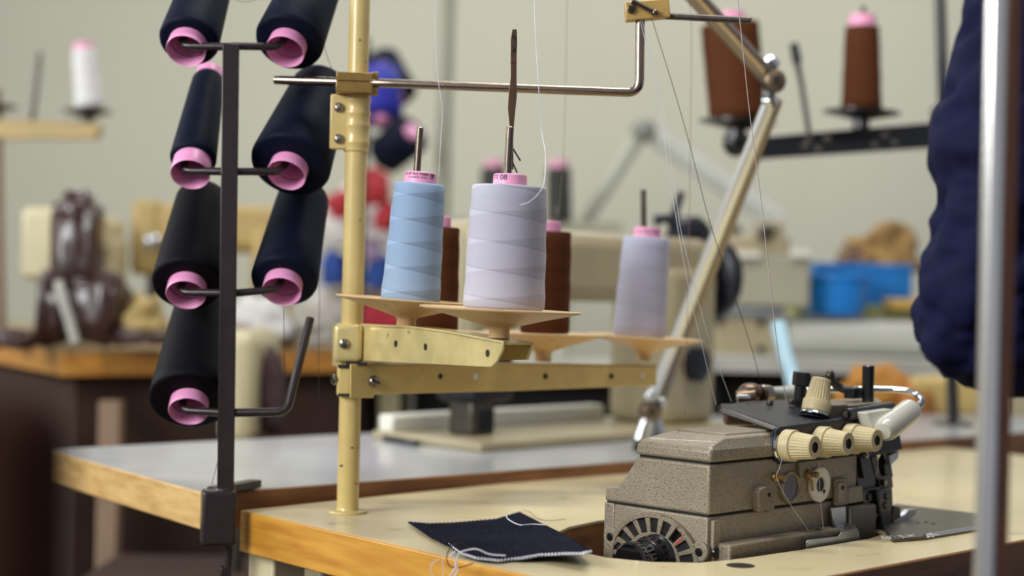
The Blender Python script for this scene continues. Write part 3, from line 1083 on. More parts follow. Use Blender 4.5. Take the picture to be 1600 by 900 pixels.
# rounded ear
ear = [(1187, 801), (1186, 772), (1189, 764), (1196, 760), (1205, 761), (1210, 768), (1211, 799)]
slab(ear, -0.006, 0.008, 'ear', M_machdark, 0.0014)
e_ = Rf(1202, 773, -0.0062)
MB().lathe(e_, (0, -1, 0), [(0.0020, 0), (0.0020, 0.0003)], 16).build('ear_hole', M_seam, om, world=False)
# oil window ring
e_ = Rf(1234, 762, -0.001)
mb = MB()
mb.lathe(e_, (0, -1, 0), [(0.0112, -0.001), (0.0140, -0.001), (0.0140, 0.0020), (0.0131, 0.0030), (0.0118, 0.0020), (0.0112, 0.0002)], 40, capa=False, capb=False)
mb.build('window_ring', M_machdark, om, world=False)
MB().lathe(e_, (0, -1, 0), [(0.0116, -0.0012), (0.0116, 0.0006)], 32).build('oil_window', mat('smoky_glass', '#4f4442', 0.12, coat=0.6), om, world=False)
# white washer
e_ = Rf(1279.5, 757, -0.001)
MB().lathe(e_, (0, -1, 0), [(0.0068, -0.001), (0.0158, -0.001), (0.0158, 0.0018), (0.0150, 0.0024), (0.0072, 0.0024), (0.0068, 0.0016), (0.0068, -0.001)], 48, capa=False, capb=False).build('white_disc', M_white, om, world=False)
MB().lathe(e_, (0, -1, 0), [(0.0070, -0.0012), (0.0070, 0.0008)], 32).build('disc_core', M_chip, om, world=False)
MB().lathe(e_ + Vector((0.0045, -0.0026, -0.0062)), (0, -1, 0), [(0.0020, 0), (0.0020, 0.0003)], 10).build('disc_notch', M_chip, om, world=False)
for (x, y, dx) in ((1213, 747, 0), (1264, 742, 0)):
    e_ = Rf(x, y, -0.0005)
    MB().lathe(e_ + Vector((-0.002, 0, 0.001)), (0, -1, 0), [(0.0042, 0), (0.0036, 0.002), (0.0020, 0.003), (0.0020, 0.0075), (0.0029, 0.0082), (0.0029, 0.0105), (0.0018, 0.011)], 18).build('thread_eyelet', M_brass, om, world=False)
e_ = Rf(1270, 752, -0.006)
MB().tube([Rf(1264, 743, -0.009), Rf(1269, 752, -0.009), Rf(1270, 766, -0.006)], 0.0011, 8).build('brass_wire', M_brass, om, world=False)
slab([(1249, 722), (1259, 722), (1257, 746), (1251, 747)], -0.0035, 0.004, 'rib', M_machdark)
slab([(1306, 748), (1326, 747), (1325, 789), (1306, 791)], -0.0035, 0.004, 'bracket', M_machdark, 0.0010)
slab([(1311, 754), (1322, 753), (1321, 785), (1311, 787)], -0.0055, 0.003, 'bracket_rib', M_mach, 0.0010)
e_ = Rf(1317, 762, -0.0057)
MB().lathe(e_, (0, -1, 0), [(0.0020, 0), (0.0020, 0.0003)], 14).build('bracket_hole', M_seam, om, world=False)
slab([(1326, 762), (1348, 759), (1350, 784), (1326, 788)], -0.004, 0.012, 'side_block', M_mach, 0.0012)

# aluminium chute cover: tab, slope and front wall
slab([(1300, 794), (1322, 791), (1323, 817), (1303, 821)], -0.006, 0.003, 'chute_tab', M_alu, 0.0008)
tb = [Rf(1303, 820, -0.006), Rf(1323, 816, -0.006), Rf(1341, 826, -0.0225), Rf(1319, 832, -0.0225)]
MB().prism(tb, Vector((0, 0.001, -0.0025))).build('chute_slope', M_alu, om, world=False, bevel=0.0006)
fr_ = [(1261, 846), (1266, 843), (1312, 838), (1315, 832), (1339, 826), (1343, 831), (1345, 856), (1261, 862)]
slab(fr_, -0.0225, 0.002, 'chute_front', M_alu, 0.0008)
lbox(0.203, 0.246, -0.010, 0.060, -0.055, 0.0265, 'looper_cover', mat('dull_grey_enamel', '#6d675c', 0.4, metal=0.3), 0.003)

# ---- tension panel and knobs
pan = [(1214, 671), (1221, 667), (1332, 652), (1346, 706), (1335, 713), (1222, 726), (1214, 720)]
slab(pan, -0.0035, 0.006, 'tension_panel', M_navyp, 0.0015)


def tension_knob(c0, axis, L, rb, rtp, name='tension_knob'):
    """ribbed, tapered knob on a steel seat"""
    axis = Vector(axis).normalized()
    a_ = MB().lathe(c0, axis, [(rb * 1.06, -L * 0.10), (rb * 1.10, -L * 0.06), (rb * 1.02, -L * 0.02), (rb * 0.6, 0.0)], 40).build('tension_disc', M_chrome, om, world=False)
    MB().lathe(Vector(c0) + axis * (-L * 0.19), axis, [(rb * 1.02, 0), (rb * 1.12, L * 0.03), (rb * 1.0, L * 0.06)], 40).build('tension_disc', M_chrome, om, world=False)
    k_ = MB()
    k_.lathe(c0, axis, [(rb * 0.90, 0), (rb, L * 0.03), (rb, L * 0.32), (rb * 0.97, L * 0.345), (rb * 0.86, L * 0.36), (rb * 0.86, L * 0.37)], 48, capb=False)
    # fluted body
    z = axis
    xh = Vector((0, 0, 1)) if abs(z.z) < 0.9 else Vector((1, 0, 0))
    x = (xh - z * xh.dot(z)).normalized()
    y = z.cross(x)
    prev = None
    N = 26
    for (kr, kh, fl) in ((0.86, 0.37, 0), (0.88, 0.385, 1), (rtp / rb, 0.93, 1), (rtp / rb, 0.96, 0), (rtp / rb * 0.93, 1.0, 0), (rtp / rb * 0.45, 1.0, 0)):
        cur = []
        for i in range(N * 4):
            rr = rb * kr
            if fl and i % 4 in (2, 3):
                rr *= 0.935
            t_ = 2 * pi * i / (N * 4)
            cur.append(k_.bm.verts.new(Vector(c0) + z * (L * kh) + x * rr * cos(t_) + y * rr * sin(t_)))
        if prev:
            k_.bridge(prev, cur)
        prev = cur
    o_ = k_.build(name, M_knob, om, world=False, angle=30)
    MB().lathe(Vector(c0) + z * L * 0.93, z, [(rtp * 0.47, 0), (rtp * 0.47, L * 0.04)], 20).build('knob_bore', M_slot, o_, world=False)
    return o_


KL = 0.0305
KAX = Vector((0.02, -1, 0.02))
for (x, y) in ((1227, 695.5), (1280, 690), (1325, 685)):
    c0 = Rf(x, y, -0.004)
    tension_knob(c0, KAX, KL, 0.0140, 0.0104)
kb = Rf(1274, 644, 0.020)
kt = Rf(1283.5, 592, 0.020)
tension_knob(kb, (kt - kb), (kt - kb).length, 0.0132, 0.0090)

# ---- navy top plate with thread guides
tip0 = P(1122, 633, 1.498)
corners = [Rf(1222, 668, 0.0), Rf(1335, 652, 0.0), FMi @ P(1352, 632, 1.555), FMi @ P(1290, 624, 1.57), FMi @ P(1175, 626, 1.55), FMi @ tip0]
MB().prism(corners, Vector((0, 0, -0.0040))).build('thread_plate', M_navyp, om, world=False, bevel=0.0012)
MB().prism([FMi @ P(1124, 634, 1.497), FMi @ P(1124, 644, 1.495), Rf(1210, 672, -0.001), Rf(1222, 669, -0.001)], Vector((0.002, 0.0035, -0.0005))).build('plate_rim', M_darkst, om, world=False, bevel=0.0006)
for k, (x, y) in enumerate(((1131, 636), (1168, 634), (1203, 631), (1237, 629))):
    c_ = FMi @ P(x, y, 1.52)
    MB().lathe(c_ + Vector((0, 0, -0.002)), (0, 0, 1), [(0.0026, 0), (0.0032, 0.003), (0.0024, 0.0052), (0.0012, 0.0052)], 14).build('guide_stud', M_darkst, om, world=False)
lv = [FMi @ P(1150, 642, 1.475), FMi @ P(1215, 652, 1.44), FMi @ P(1275, 665, 1.405)]
# posts, levers and flat cover at the back
MB().cyl(FMi @ P(1249, 640, 1.53), FMi @ P(1251, 603, 1.53), 0.0058, n=20).build('post', M_black, om, world=False)
MB().cyl(FMi @ P(1251, 603, 1.53), FMi @ P(1253, 581, 1.53), 0.0084, n=6, ch=0.0008).build('post_nut', M_black, om, world=False)
MB().cyl(FMi @ P(1356, 632, 1.54), FMi @ P(1357, 571, 1.54), 0.0058, 0.0060, n=8, ch=0.0008).build('post', M_black, om, world=False)
MB().tube(smooth_path([FMi @ P(1296, 588, 1.56), FMi @ P(1302, 598, 1.56), FMi @ P(1318, 608, 1.56), FMi @ P(1350, 612, 1.55)], 4), [0.0042] * 13, 10).build('lever', M_darkst, om, world=False)
MB().sphere(FMi @ P(1297, 587, 1.56), 0.0055, 0.9, 0.9, 1.1).build('lever_head', M_darkst, om, world=False)
MB().box(FMi @ P(1336, 614, 1.55), (0.022, 0.012, 0.010)).build('pivot_block', M_navyp, om, world=False, bevel=0.001)
MB().prism([FMi @ P(1300, 636, 1.50), FMi @ P(1380, 628, 1.53), FMi @ P(1372, 622, 1.58), FMi @ P(1290, 624, 1.57)], Vector((0, 0, -0.0045))).build('flat_cover', M_machdark, om, world=False, bevel=0.001)
MB().tube([FMi @ P(1322, 648, 1.475), FMi @ P(1392, 637, 1.53)], 0.0058, 16).build('cross_shaft', M_black, om, world=False)
MB().lathe(FMi @ P(1321, 648, 1.473), (FMi @ P(1321, 648, 1.473)) - (FMi @ P(1392, 637, 1.53)), [(0.0030, 0), (0.0022, 0.0008)], 14).build('shaft_end', M_darkst, om, world=False)
MB().box(FMi @ P(1300, 645, 1.50), (0.030, 0.016, 0.016)).build('rear_block', M_machdark, om, world=False, bevel=0.001)

# ---- head and needle work on the right end
slab([(1330, 660), (1350, 650), (1400, 645), (1411, 703), (1348, 717), (1340, 714)], -0.001, 0.050, 'head_block', M_navyp, 0.0012)
slab([(1338, 716), (1372, 712), (1368, 762), (1352, 772), (1340, 768)], 0.002, 0.03, 'head_neck', M_black, 0.001)
slab([(1392, 708), (1401, 706), (1392, 722), (1396, 745), (1384, 748), (1382, 725)], 0.004, 0.01, 'take_up_link', M_black, 0.0006)
slab([(1362, 714), (1368, 714), (1377, 744), (1370, 750)], 0.001, 0.004, 'take_up_link', M_darkst, 0.0004)
slab([(1344, 714), (1349, 714), (1354, 748), (1350, 748)], -0.002, 0.003, 'take_up_link', M_black, 0.0004)
MB().cyl(Rf(1384, 708, 0.010), Rf(1386, 775, 0.010), 0.0030, n=14).build('needle_bar', M_alu, om, world=False)
slab([(1373, 745), (1394, 741), (1396, 762), (1374, 765)], 0.002, 0.012, 'needle_clamp', M_darkst, 0.0008)
MB().lathe(Rf(1380, 754, 0.001), (0, -1, 0), [(0.0035, 0), (0.0030, 0.003)], 6).build('clamp_screw', M_screw, om, world=False)
slab([(1390, 712), (1405, 705), (1404, 716), (1392, 727)], 0.0, 0.006, 'steel_tab', M_alu, 0.0006)
MB().lathe(Rf(1352, 711, -0.003), (0, -1, 0), [(0.0036, 0), (0.0032, 0.002), (0.0015, 0.003)], 16).build('head_screw', M_screw, om, world=False)
slab([(1347, 766), (1374, 761), (1395, 762), (1396, 790), (1376, 800), (1349, 798)], -0.002, 0.020, 'foot_lifter', M_black, 0.0015)
slab([(1371, 766), (1395, 762), (1393, 812), (1388, 842), (1379, 846), (1377, 812)], -0.008, 0.016, 'presser_foot_arm', M_black, 0.0015)
for (x, y) in ((1358, 777), (1386, 775), (1384, 790)):
    MB().lathe(Rf(x, y, -0.0082 if x > 1370 else -0.0022), (0, -1, 0), [(0.0038, 0), (0.0034, 0.0014), (0.001, 0.0014)], 16).build('foot_screw', M_darkst, om, world=False)
slab([(1348, 797), (1358, 794), (1352, 808), (1346, 806)], -0.004, 0.01, 'hook_tip', M_alu, 0.0004)
MB().tube(smooth_path([Rf(1363, 790, -0.004), Rf(1364, 801, -0.004), Rf(1372, 805, -0.004)], 4), 0.0020, 8).build('looper_tip', M_chrome, om, world=False)
slab([(1397, 790), (1407, 793), (1408, 808), (1400, 814), (1393, 812)], 0.0, 0.010, 'knife_holder', M_darkst, 0.0008)
slab([(1396, 812), (1414, 804), (1420, 797), (1434, 795), (1430, 805), (1414, 815), (1398, 820)], 0.0, 0.006, 'knife', M_alu, 0.0005)
slab([(1386, 825), (1400, 818), (1428, 822), (1446, 830), (1452, 836), (1444, 840), (1384, 848)], -0.006, 0.022, 'presser_foot', M_black, 0.0012)

# ---- gooseneck work light on the machine
neck = [P(1250, 611, 1.60), P(1300, 609, 1.60), P(1370, 608, 1.60), P(1412, 610, 1.59), P(1436, 619, 1.575), P(1440, 630, 1.56), P(1428, 639, 1.55), P(1418, 644, 1.545)]
sp = smooth_path(neck, 22)
MB().tube(sp, [0.0031 + (0.00035 if i % 2 else -0.00035) for i in range(len(sp))], 12).build('gooseneck', M_chrome, om, angle=80)
h0 = P(1385, 670, 1.468)
h1 = P(1422, 642, 1.515)
MB().lathe(h0, h1 - h0, [(0.002, -0.010), (0.0075, -0.0085), (0.0105, -0.004), (0.0115, 0.001), (0.0115, (h1 - h0).length - 0.001), (0.0100, (h1 - h0).length + 0.001)], 32).build('lamp_head', M_lamphd, om)
MB().prism([P(1352, 645, 1.472), P(1398, 639, 1.485), P(1404, 650, 1.485), P(1386, 680, 1.48), P(1368, 680, 1.472)], uy * 0.012).build('lamp_bracket', M_lamphd, om, bevel=0.0015)
MB().tube([P(1203, 617, 1.60), P(1243, 614, 1.60)], 0.0078, 18).build('neck_socket', mat('pale_grey_plastic', '#a8aaa0', 0.4), om)
MB().cyl(P(1200, 616, 1.585), P(1188, 616, 1.575), 0.0095, n=24, ch=0.001).build('socket_nut', M_steel, om)
MB().sphere(P(1172, 613, 1.575), 0.0105, 1.2, 1, 0.9).build('socket_ball', mat('aged_bronze', '#776454', 0.35, metal=0.8, var=0.3, nscale=80), om)
MB().tube([P(1152, 624, 1.57), P(1180, 620, 1.57)], 0.0085, 18).build('socket_clamp', MATS['aged_bronze'], om)
MB().box(P(1155, 648, 1.56), (0.03, 0.014, 0.02)).build('socket_base', MATS['aged_bronze'], om, bevel=0.003)
MB().box(P(1162, 620, 1.56), (0.014, 0.003, 0.004)).build('wing_tab', M_chrome, om, bevel=0.001)

# ---- cloth plate on the right
cpz = TZ + 0.0035
cpl = [Z(1395, 842, cpz), Z(1446, 838, cpz), Z(1545, 822, cpz), Z(1545, 804, cpz), Z(1400, 787, cpz), Z(1360, 800, cpz)]
MB().prism([p - Vector((0, 0, 0.003)) for p in cpl], Vector((0, 0, 0.003))).build('cloth_plate', mat('worn_grey_steel', '#5f5b50', 0.35, metal=0.6, var=0.15, nscale=40), om, bevel=0.001)
MB().tube([Z(1446, 838.5, cpz - 0.001), Z(1545, 822.5, cpz - 0.001)], 0.0026, 12).build('plate_lip', M_chrome, om)
for (x, y) in ((1434, 817), (1447, 816), (1458, 818)):
    q_ = Z(x, y, cpz + 0.0002)
    MB().box(q_, (0.006, 0.001, 0.0006), Matrix.Rotation(AU, 3, 'Z')).build('plate_slot', M_slot, om)

# ---- lint lying by the presser foot
mb = MB()
for k in range(20):
    f = random.random()
    px = 1378 + 85 * f
    py = 843 - 6 * f + random.uniform(-4, 3)
    p0 = Z(px, py, TZ + 0.0012 + 0.004 * random.random())
    pts = [p0 + Vector((random.uniform(-0.004, 0.004), random.uniform(-0.003, 0.003), random.uniform(0, 0.003))) for _ in range(4)]
    mb.tube(smooth_path(pts, 3), 0.00018, 4)
o = mb.build('lint', M_thrw)
tag(o, 'white thread lint heaped at the presser foot', 'lint', kind='stuff')

# ================================================================== denim scrap
front = [(700, 850), (722, 866), (745, 873), (780, 877), (815, 873), (845, 868), (880, 866), (910, 866), (925, 862)]
back_ = [(637, 815), (672, 818), (705, 817), (740, 814), (775, 811), (798, 804), (812, 800), (815, 801), (817, 802)]
left_ = [(637, 815), (655, 826), (672, 838), (690, 847), (700, 850)]
right_ = [(817, 802), (842, 815), (868, 828), (897, 843), (925, 862)]
NU, NV = 32, 20


def lerp_list(l, f):
    k = f * (len(l) - 1)
    i = min(int(k), len(l) - 2)
    a, b = l[i], l[i + 1]
    return Vector((a[0] + (b[0] - a[0]) * (k - i), a[1] + (b[1] - a[1]) * (k - i), 0))


dn = thing('denim_scrap', 'scrap of dark blue denim with white overlocked edges lying on the table', 'cloth', tuple(Z(790, 850, TZ)))
mb = MB()
grid = []
for j in range(NV + 1):
    v = j / NV
    row = []
    for i in range(NU + 1):
        u_ = i / NU
        c = lerp_list(back_, u_) * (1 - v) + lerp_list(front, u_) * v + lerp_list(left_, v) * (1 - u_) + lerp_list(right_, v) * u_
        c -= Vector((back_[0][0], back_[0][1], 0)) * (1 - u_) * (1 - v) + Vector((back_[-1][0], back_[-1][1], 0)) * u_ * (1 - v) + Vector((front[0][0], front[0][1], 0)) * (1 - u_) * v + Vector((front[-1][0], front[-1][1], 0)) * u_ * v
        z = 0.0022 + 0.0030 * (sin(u_ * 5.0 + v * 2) * 0.5 + 0.5) * (0.4 + 0.6 * u_)
        z += 0.0100 * max(0, u_ - 0.45) * v * 2.2 * (1 - max(0, (u_ - 0.93)) * 9)
        z += 0.0012 * noise.noise(Vector((u_ * 6, v * 5, 0)))
        row.append(mb.bm.verts.new(Z(c.x, c.y, TZ + max(z, 0.0016))))
    grid.append(row)
for j in range(NV):
    for i in range(NU):
        mb.bm.faces.new((grid[j][i], grid[j][i + 1], grid[j + 1][i + 1], grid[j + 1][i]))
edge_pts = [v.co.copy() for v in grid[NV]]
back_pts = [v.co.copy() for v in grid[0]]
cl = mb.build('denim', M_denim, dn, angle=80)
sm = cl.modifiers.new('thick', 'SOLIDIFY')
sm.thickness = 0.0012
sm.offset = -1
# overlock stitches as small slanting loops along both edges
mb = MB()
sp = smooth_path(edge_pts, 5)


def stitch(mbx, sp, inward, step=3, ln=0.0036, r=0.00030):
    for k in range(2, len(sp) - 2, step):
        p = sp[k] + Vector((0, 0, 0.0006))
        q = sp[k] + inward * ln + Vector((0, 0, 0.0008))
        t_ = (sp[k + 1] - sp[k]).normalized()
        mbx.tube([p - Vector((0, 0, 0.0016)), p + inward * -0.0006, q, q + t_ * 0.0012, p + t_ * 0.0016 + inward * -0.0004], r, 5)
    mbx.tube([p + inward * 0.0002 for p in sp], r * 1.0, 5)


stitch(mb, sp, Vector((-0.1, 1, 0)).normalized())
mb.build('edge_stitching', M_thrw, dn)
mb = MB()
stitch(mb, smooth_path(back_pts[:26], 4), Vector((0.2, -1, 0)).normalized(), 3, 0.002, 0.00028)
mb.build('edge_stitching', mat('grey_stitch', '#8e90a0', 0.7), dn)


def zp(pts, dz=0.003):
    return [Z(x, y, TZ + dz) for x, y in pts]


MB().tube(smooth_path(zp([(791, 806), (795, 812), (812, 820), (832, 819), (852, 820)], 0.0075), 5), 0.0005, 6).build('loose_thread', M_thrw, dn)
MB().tube(smooth_path([P(x, y, 1.262) for x, y in [(735, 860), (728, 852), (716, 848), (706, 853), (700, 862), (698, 872), (702, 884), (714, 887), (728, 884), (740, 880)]], 5), 0.00045, 6).build('loose_thread', M_thrd, dn)
MB().tube(smooth_path([P(x, y, 1.25) for x, y in [(790, 868), (765, 866), (745, 858), (728, 860), (718, 864), (714, 874), (712, 886), (706, 896), (700, 905)]], 5), 0.0006, 6).build('loose_thread', M_thrw, dn)
MB().tube(smooth_path([P(x, y, 1.25) for x, y in [(712, 862), (704, 868), (712, 876), (711, 884), (716, 890), (709, 902)]], 5), 0.0006, 6).build('loose_thread', M_thrw, dn)
MB().tube(smooth_path([P(x, y, 1.25) for x, y in [(692, 872), (691, 882), (694, 892), (690, 902)]], 5), 0.0003, 6).build('loose_thread', M_thrw, dn)
MB().tube(smooth_path([P(x, y, 1.25) for x, y in [(686, 874), (676, 880), (673, 890), (676, 900), (684, 905)]], 5), 0.0003, 6).build('loose_thread', M_thrw, dn)
MB().tube(smooth_path(zp([(817, 797), (828, 800), (836, 808), (850, 813), (866, 813), (884, 811)], 0.002), 5), 0.0003, 6).build('loose_thread', M_thrb, dn)

# ================================================================== threads


def strand(pts, m, label, r=0.00028, sub=8):
    w_ = [P(x, y, d) for x, y, d in pts]
    mb = MB()
    mb.tube(smooth_path(w_, sub), r, 5)
    o = mb.build('thread', m)
    tag(o, label, 'thread', 'loose and running sewing threads')
    return o


strand([(682, -8, 1.50), (681, 60, 1.50), (684, 120, 1.50), (691, 170, 1.50), (688, 230, 1.49), (685, 291, 1.487)], M_thrw, 'white thread rising from the pale blue cone')
strand([(835, -8, 1.40), (837, 60, 1.39), (840, 110, 1.38), (846, 200, 1.36), (852, 240, 1.335), (850, 285, 1.30), (840, 304, 1.298), (826, 316, 1.297), (812, 320, 1.298)], M_thrw, 'white thread curling off the silver grey cone', r=0.00032)
strand([(886, -8, 1.66), (884, 120, 1.66), (880, 250, 1.66), (872, 340, 1.68)], mat('grey_brown_thread', '#8d8474', 0.7), 'faint grey brown thread rising from the half hidden brown cone')
strand([(1000, 30, 1.47), (1030, 160, 1.48), (1045, 270, 1.48), (1074, 440, 1.49), (1098, 545, 1.49), (1119, 632, 1.497)], M_thrw, 'leftmost white thread running down to the tip of the navy plate')
strand([(1003, 30, 1.47), (1036, 170, 1.48), (1054, 290, 1.48), (1066, 370, 1.485), (1102, 510, 1.49), (1122, 570, 1.50), (1143, 628, 1.505)], M_thrw, 'second white thread running down to the navy plate', r=0.00024)
strand([(1018, 28, 1.47), (1050, 130, 1.48), (1076, 220, 1.48), (1110, 350, 1.49), (1150, 470, 1.50), (1176, 550, 1.51), (1192, 612, 1.53)], M_thrd, 'dark thread slanting from the guide block to the navy plate', r=0.0003)
strand([(1070, -8, 1.66), (1080, 30, 1.66), (1079, 200, 1.66), (1076, 400, 1.66), (1072, 560, 1.66), (1070, 650, 1.66)], mat('reddish_thread', '#8b6a5a', 0.7), 'faint reddish thread hanging straight in front of the chrome arm')
strand([(1152, -8, 1.36), (1160, 70, 1.37), (1173, 190, 1.39), (1190, 320, 1.41), (1204, 450, 1.43), (1216, 550, 1.45), (1229, 628, 1.47)], M_thrp, 'mauve white thread descending to the vertical tension knob', r=0.00042)
strand([(443, 478, 1.50), (444, 530, 1.50), (445, 585, 1.50)], M_thrd, 'short dark thread hanging from the lowest right navy cone')
strand([(503, 60, 1.58), (512, 90, 1.58), (520, 112, 1.58)], M_thrd, 'dark thread between the top right navy cone and the clamp block')
strand([(497, 380, 1.62), (499, 470, 1.60), (498, 560, 1.58), (500, 630, 1.57), (507, 672, 1.57)], M_thrd, 'long dark thread hanging left of the cream pole')
strand([(345, 290, 1.60), (341, 340, 1.60), (336, 372, 1.60)], M_thrd, 'dark thread beside the slim navy cone')
strand([(349, 690, 1.50), (338, 730, 1.50), (331, 757, 1.505)], M_thrd, 'dark thread slanting down to the rack clamp')
strand([(360, -6, 1.60), (380, 3, 1.60), (408, -3, 1.60)], M_thrd, 'dark thread looping between the two topmost navy cones')
k1 = FM @ Rf(1222, 716, -0.010)
q1 = FM @ Rf(1214, 747, -0.010)
q2 = FM @ Rf(1265, 831, -0.009)


def strandw(pts, m, label, r=0.00026, sub=5):
    o = MB().tube(smooth_path(pts, sub), r, 5).build('thread', m)
    tag(o, label, 'thread', 'loose and running sewing threads')


strandw([k1, k1 * 0.5 + q1 * 0.5, q1, FM @ Rf(1233, 785, -0.008), q2], M_thrw, 'white thread from the left tension knob through the brass eyelet to the ledge', 0.00022)
strandw([FM @ Rf(1280, 722, -0.012), FM @ Rf(1281, 770, -0.010), FM @ Rf(1287, 829, -0.009)], M_thrw, 'white thread crossing the white disc down to the ledge', 0.00020)
strandw([FM @ Rf(1372, 712, -0.006), FM @ Rf(1371, 735, -0.006), FM @ Rf(1366, 745, -0.004)], M_thrw, 'white thread at the needle bar')
#SECTION4
# ================================================================== chrome arm lamp standing on the grey table
lt = thing('jointed_lamp', 'chrome jointed lamp arm standing on the grey table behind the overlock machine', 'lamp', tuple(Z(1016, 703, GZ)))
jl = P(1016, 643, 2.10)
ju = P(1209, 127, 1.86)
MB().cyl(P(1016, 626, 2.10), P(1203, 160, 1.87), 0.0072, 0.0080, 20).build('lower_tube', mat('satin_chrome', '#f2f4f2', 0.3, metal=0.85, var=0.02), lt)
MB().cyl(P(1036, 622, 2.115), P(1214, 156, 1.885), 0.0062, 0.0072, 20).build('lower_tube', mat('dull_chrome', '#94887a', 0.3, metal=0.9), lt)
for (c_, rr) in ((jl, 0.0155), (ju, 0.0145)):
    MB().sphere(c_, rr, 1, 1, 1.0).build('joint', M_darkst, lt)
    MB().lathe(c_ + Vector((0, -rr * 0.6, 0)), (0, -1, 0), [(rr * 0.80, 0), (rr * 0.80, rr * 0.45), (rr * 0.6, rr * 0.55)], 28).build('joint_cap', mat('bronze_cap', '#8c7a66', 0.4, metal=0.8, var=0.3, nscale=90), lt)
    MB().lathe(c_ + Vector((0, -rr * 1.15, 0)), (0, -1, 0), [(rr * 0.3, 0), (rr * 0.3, rr * 0.2)], 6).build('joint_nut', M_darkst, lt)
MB().sphere(P(1015, 619, 2.085), 0.0085).build('tube_end', M_chrome, lt)
MB().sphere(P(1034, 628, 2.10), 0.0070).build('tube_end', M_chrome, lt)
MB().cyl(P(1203, 118, 1.86), P(1060, -40, 1.70), 0.0080, 0.0072, 20).build('upper_tube', mat('warm_chrome', '#b8a595', 0.25, metal=1.0), lt)
MB().cyl(P(1192, 120, 1.875), P(1045, -40, 1.715), 0.0058, 0.0055, 20).build('upper_tube', MATS['dull_chrome'], lt)
MB().cyl(P(1199, 92, 1.85), P(1211, 106, 1.855), 0.0085, 0.0085, 20, ch=0.002).build('tube_sleeve', M_chrome, lt)
MB().cyl(P(1187, 96, 1.86), P(1199, 112, 1.865), 0.0066, 0.0066, 20, ch=0.001).build('tube_sleeve', M_chrome, lt)
MB().cyl(P(1200, 150, 1.865), P(1205, 165, 1.872), 0.0085, 0.0085, 20, ch=0.001).build('tube_sleeve', M_chrome, lt)
MB().cyl(P(1011, 655, 2.09), P(1001, 688, 2.09), 0.0085, 0.0105, 20, ch=0.001).build('base_lug', M_chrome, lt)
MB().cyl(P(1022, 655, 2.11), P(1030, 684, 2.11), 0.0085, 0.0105, 20, ch=0.001).build('base_lug', M_chrome, lt)
zb3 = Z(1016, 703, GZ)
MB().cyl((zb3.x, zb3.y, GZ), P(1016, 682, 2.10), 0.024, 0.018, 32, ch=0.001).build('base', M_darkst, lt)


# ================================================================== other sewing machines
def sewing_machine(label, org, ang, W, Hh, D, mb_, mdark=M_black, riser=False, wheel=True, wheel_m=None, loc_label='sewing machine', group=None):
    F_ = Matrix.Translation(Vector(org)) @ Matrix.Rotation(ang, 4, 'Z')
    r = thing('sewing_machine', label, loc_label, frame=F_, group=group)

    def b(x0, x1, y0, y1, z0, z1, name, m, bev):
        return MB().box(((x0 + x1) / 2, (y0 + y1) / 2, (z0 + z1) / 2), (x1 - x0, y1 - y0, z1 - z0)).build(name, m, r, bevel=bev, seg=3, world=False)
    b(-0.16 * W, 1.06 * W, -D * 0.7, D * 0.7, 0.0, 0.012, 'bed', mb_, 0.003)
    b(0.74 * W, 1.0 * W, -D * 0.40, D * 0.40, 0.01, Hh * 0.85, 'pillar', mb_, 0.018)
    b(0.04 * W, 1.0 * W, -D * 0.34, D * 0.34, Hh * 0.66, Hh, 'arm', mb_, 0.022)
    b(-0.10 * W, 0.10 * W, -D * 0.36, D * 0.36, Hh * 0.48, Hh * 1.02, 'head', mb_, 0.015)
    b(-0.105 * W, -0.098 * W, -D * 0.25, D * 0.25, Hh * 0.52, Hh * 0.95, 'face_plate', mb_, 0.004)
    MB().cyl((0, 0, Hh * 0.5), (0, 0, 0.05), 0.006, n=14).build('needle_bar', M_alu, r, world=False)
    MB().cyl((0.014, 0, Hh * 0.5), (0.014, 0, 0.05), 0.008, n=14).build('presser_bar', mdark, r, world=False)
    b(-0.012, 0.024, -0.03, 0.018, 0.013, 0.05, 'presser_foot', mdark, 0.004)
    MB().lathe((0.05 * W, -D * 0.36, Hh * 0.72), (0, -1, 0), [(0.017, 0), (0.017, 0.004), (0.010, 0.008), (0.010, 0.022), (0.004, 0.024)], 20).build('tension_dial', M_alu, r, world=False)
    MB().lathe((0.87 * W, -D * 0.40, Hh * 0.35), (0, -1, 0), [(0.026, 0), (0.026, 0.012), (0.02, 0.016)], 24).build('stitch_dial', mdark, r, world=False)
    for xx in (0.25, 0.36):
        MB().cyl((xx * W, 0, Hh), (xx * W, 0, Hh + 0.035), 0.004, n=10).build('thread_post', M_darkst, r, world=False)
    if wheel:
        hr = Hh * 0.24
        MB().lathe((1.0 * W, 0, Hh * 0.80), (1, 0, 0), [(0.02, 0), (0.02, 0.02), (hr * 0.85, 0.02), (hr, 0.026), (hr, 0.044), (hr * 0.85, 0.050), (0.02, 0.046), (0.015, 0.056)], 36).build('handwheel', wheel_m or mdark, r, world=False)
    return r, F_


nA = Z(728, 694, GZ)
rA, FA_ = sewing_machine('tan industrial sewing machine on the grey table, behind the thread stand', (nA.x, nA.y + 0.02, GZ), AU, 0.47, 0.290, 0.15, M_tan, M_navyp)
FAi = FA_.inverted()


def lA(x0, x1, y0, y1, z0, z1, name, m, bev=0.004):
    return MB().box(((x0 + x1) / 2, (y0 + y1) / 2, (z0 + z1) / 2), (x1 - x0, y1 - y0, z1 - z0)).build(name, m, rA, bevel=bev, world=False)


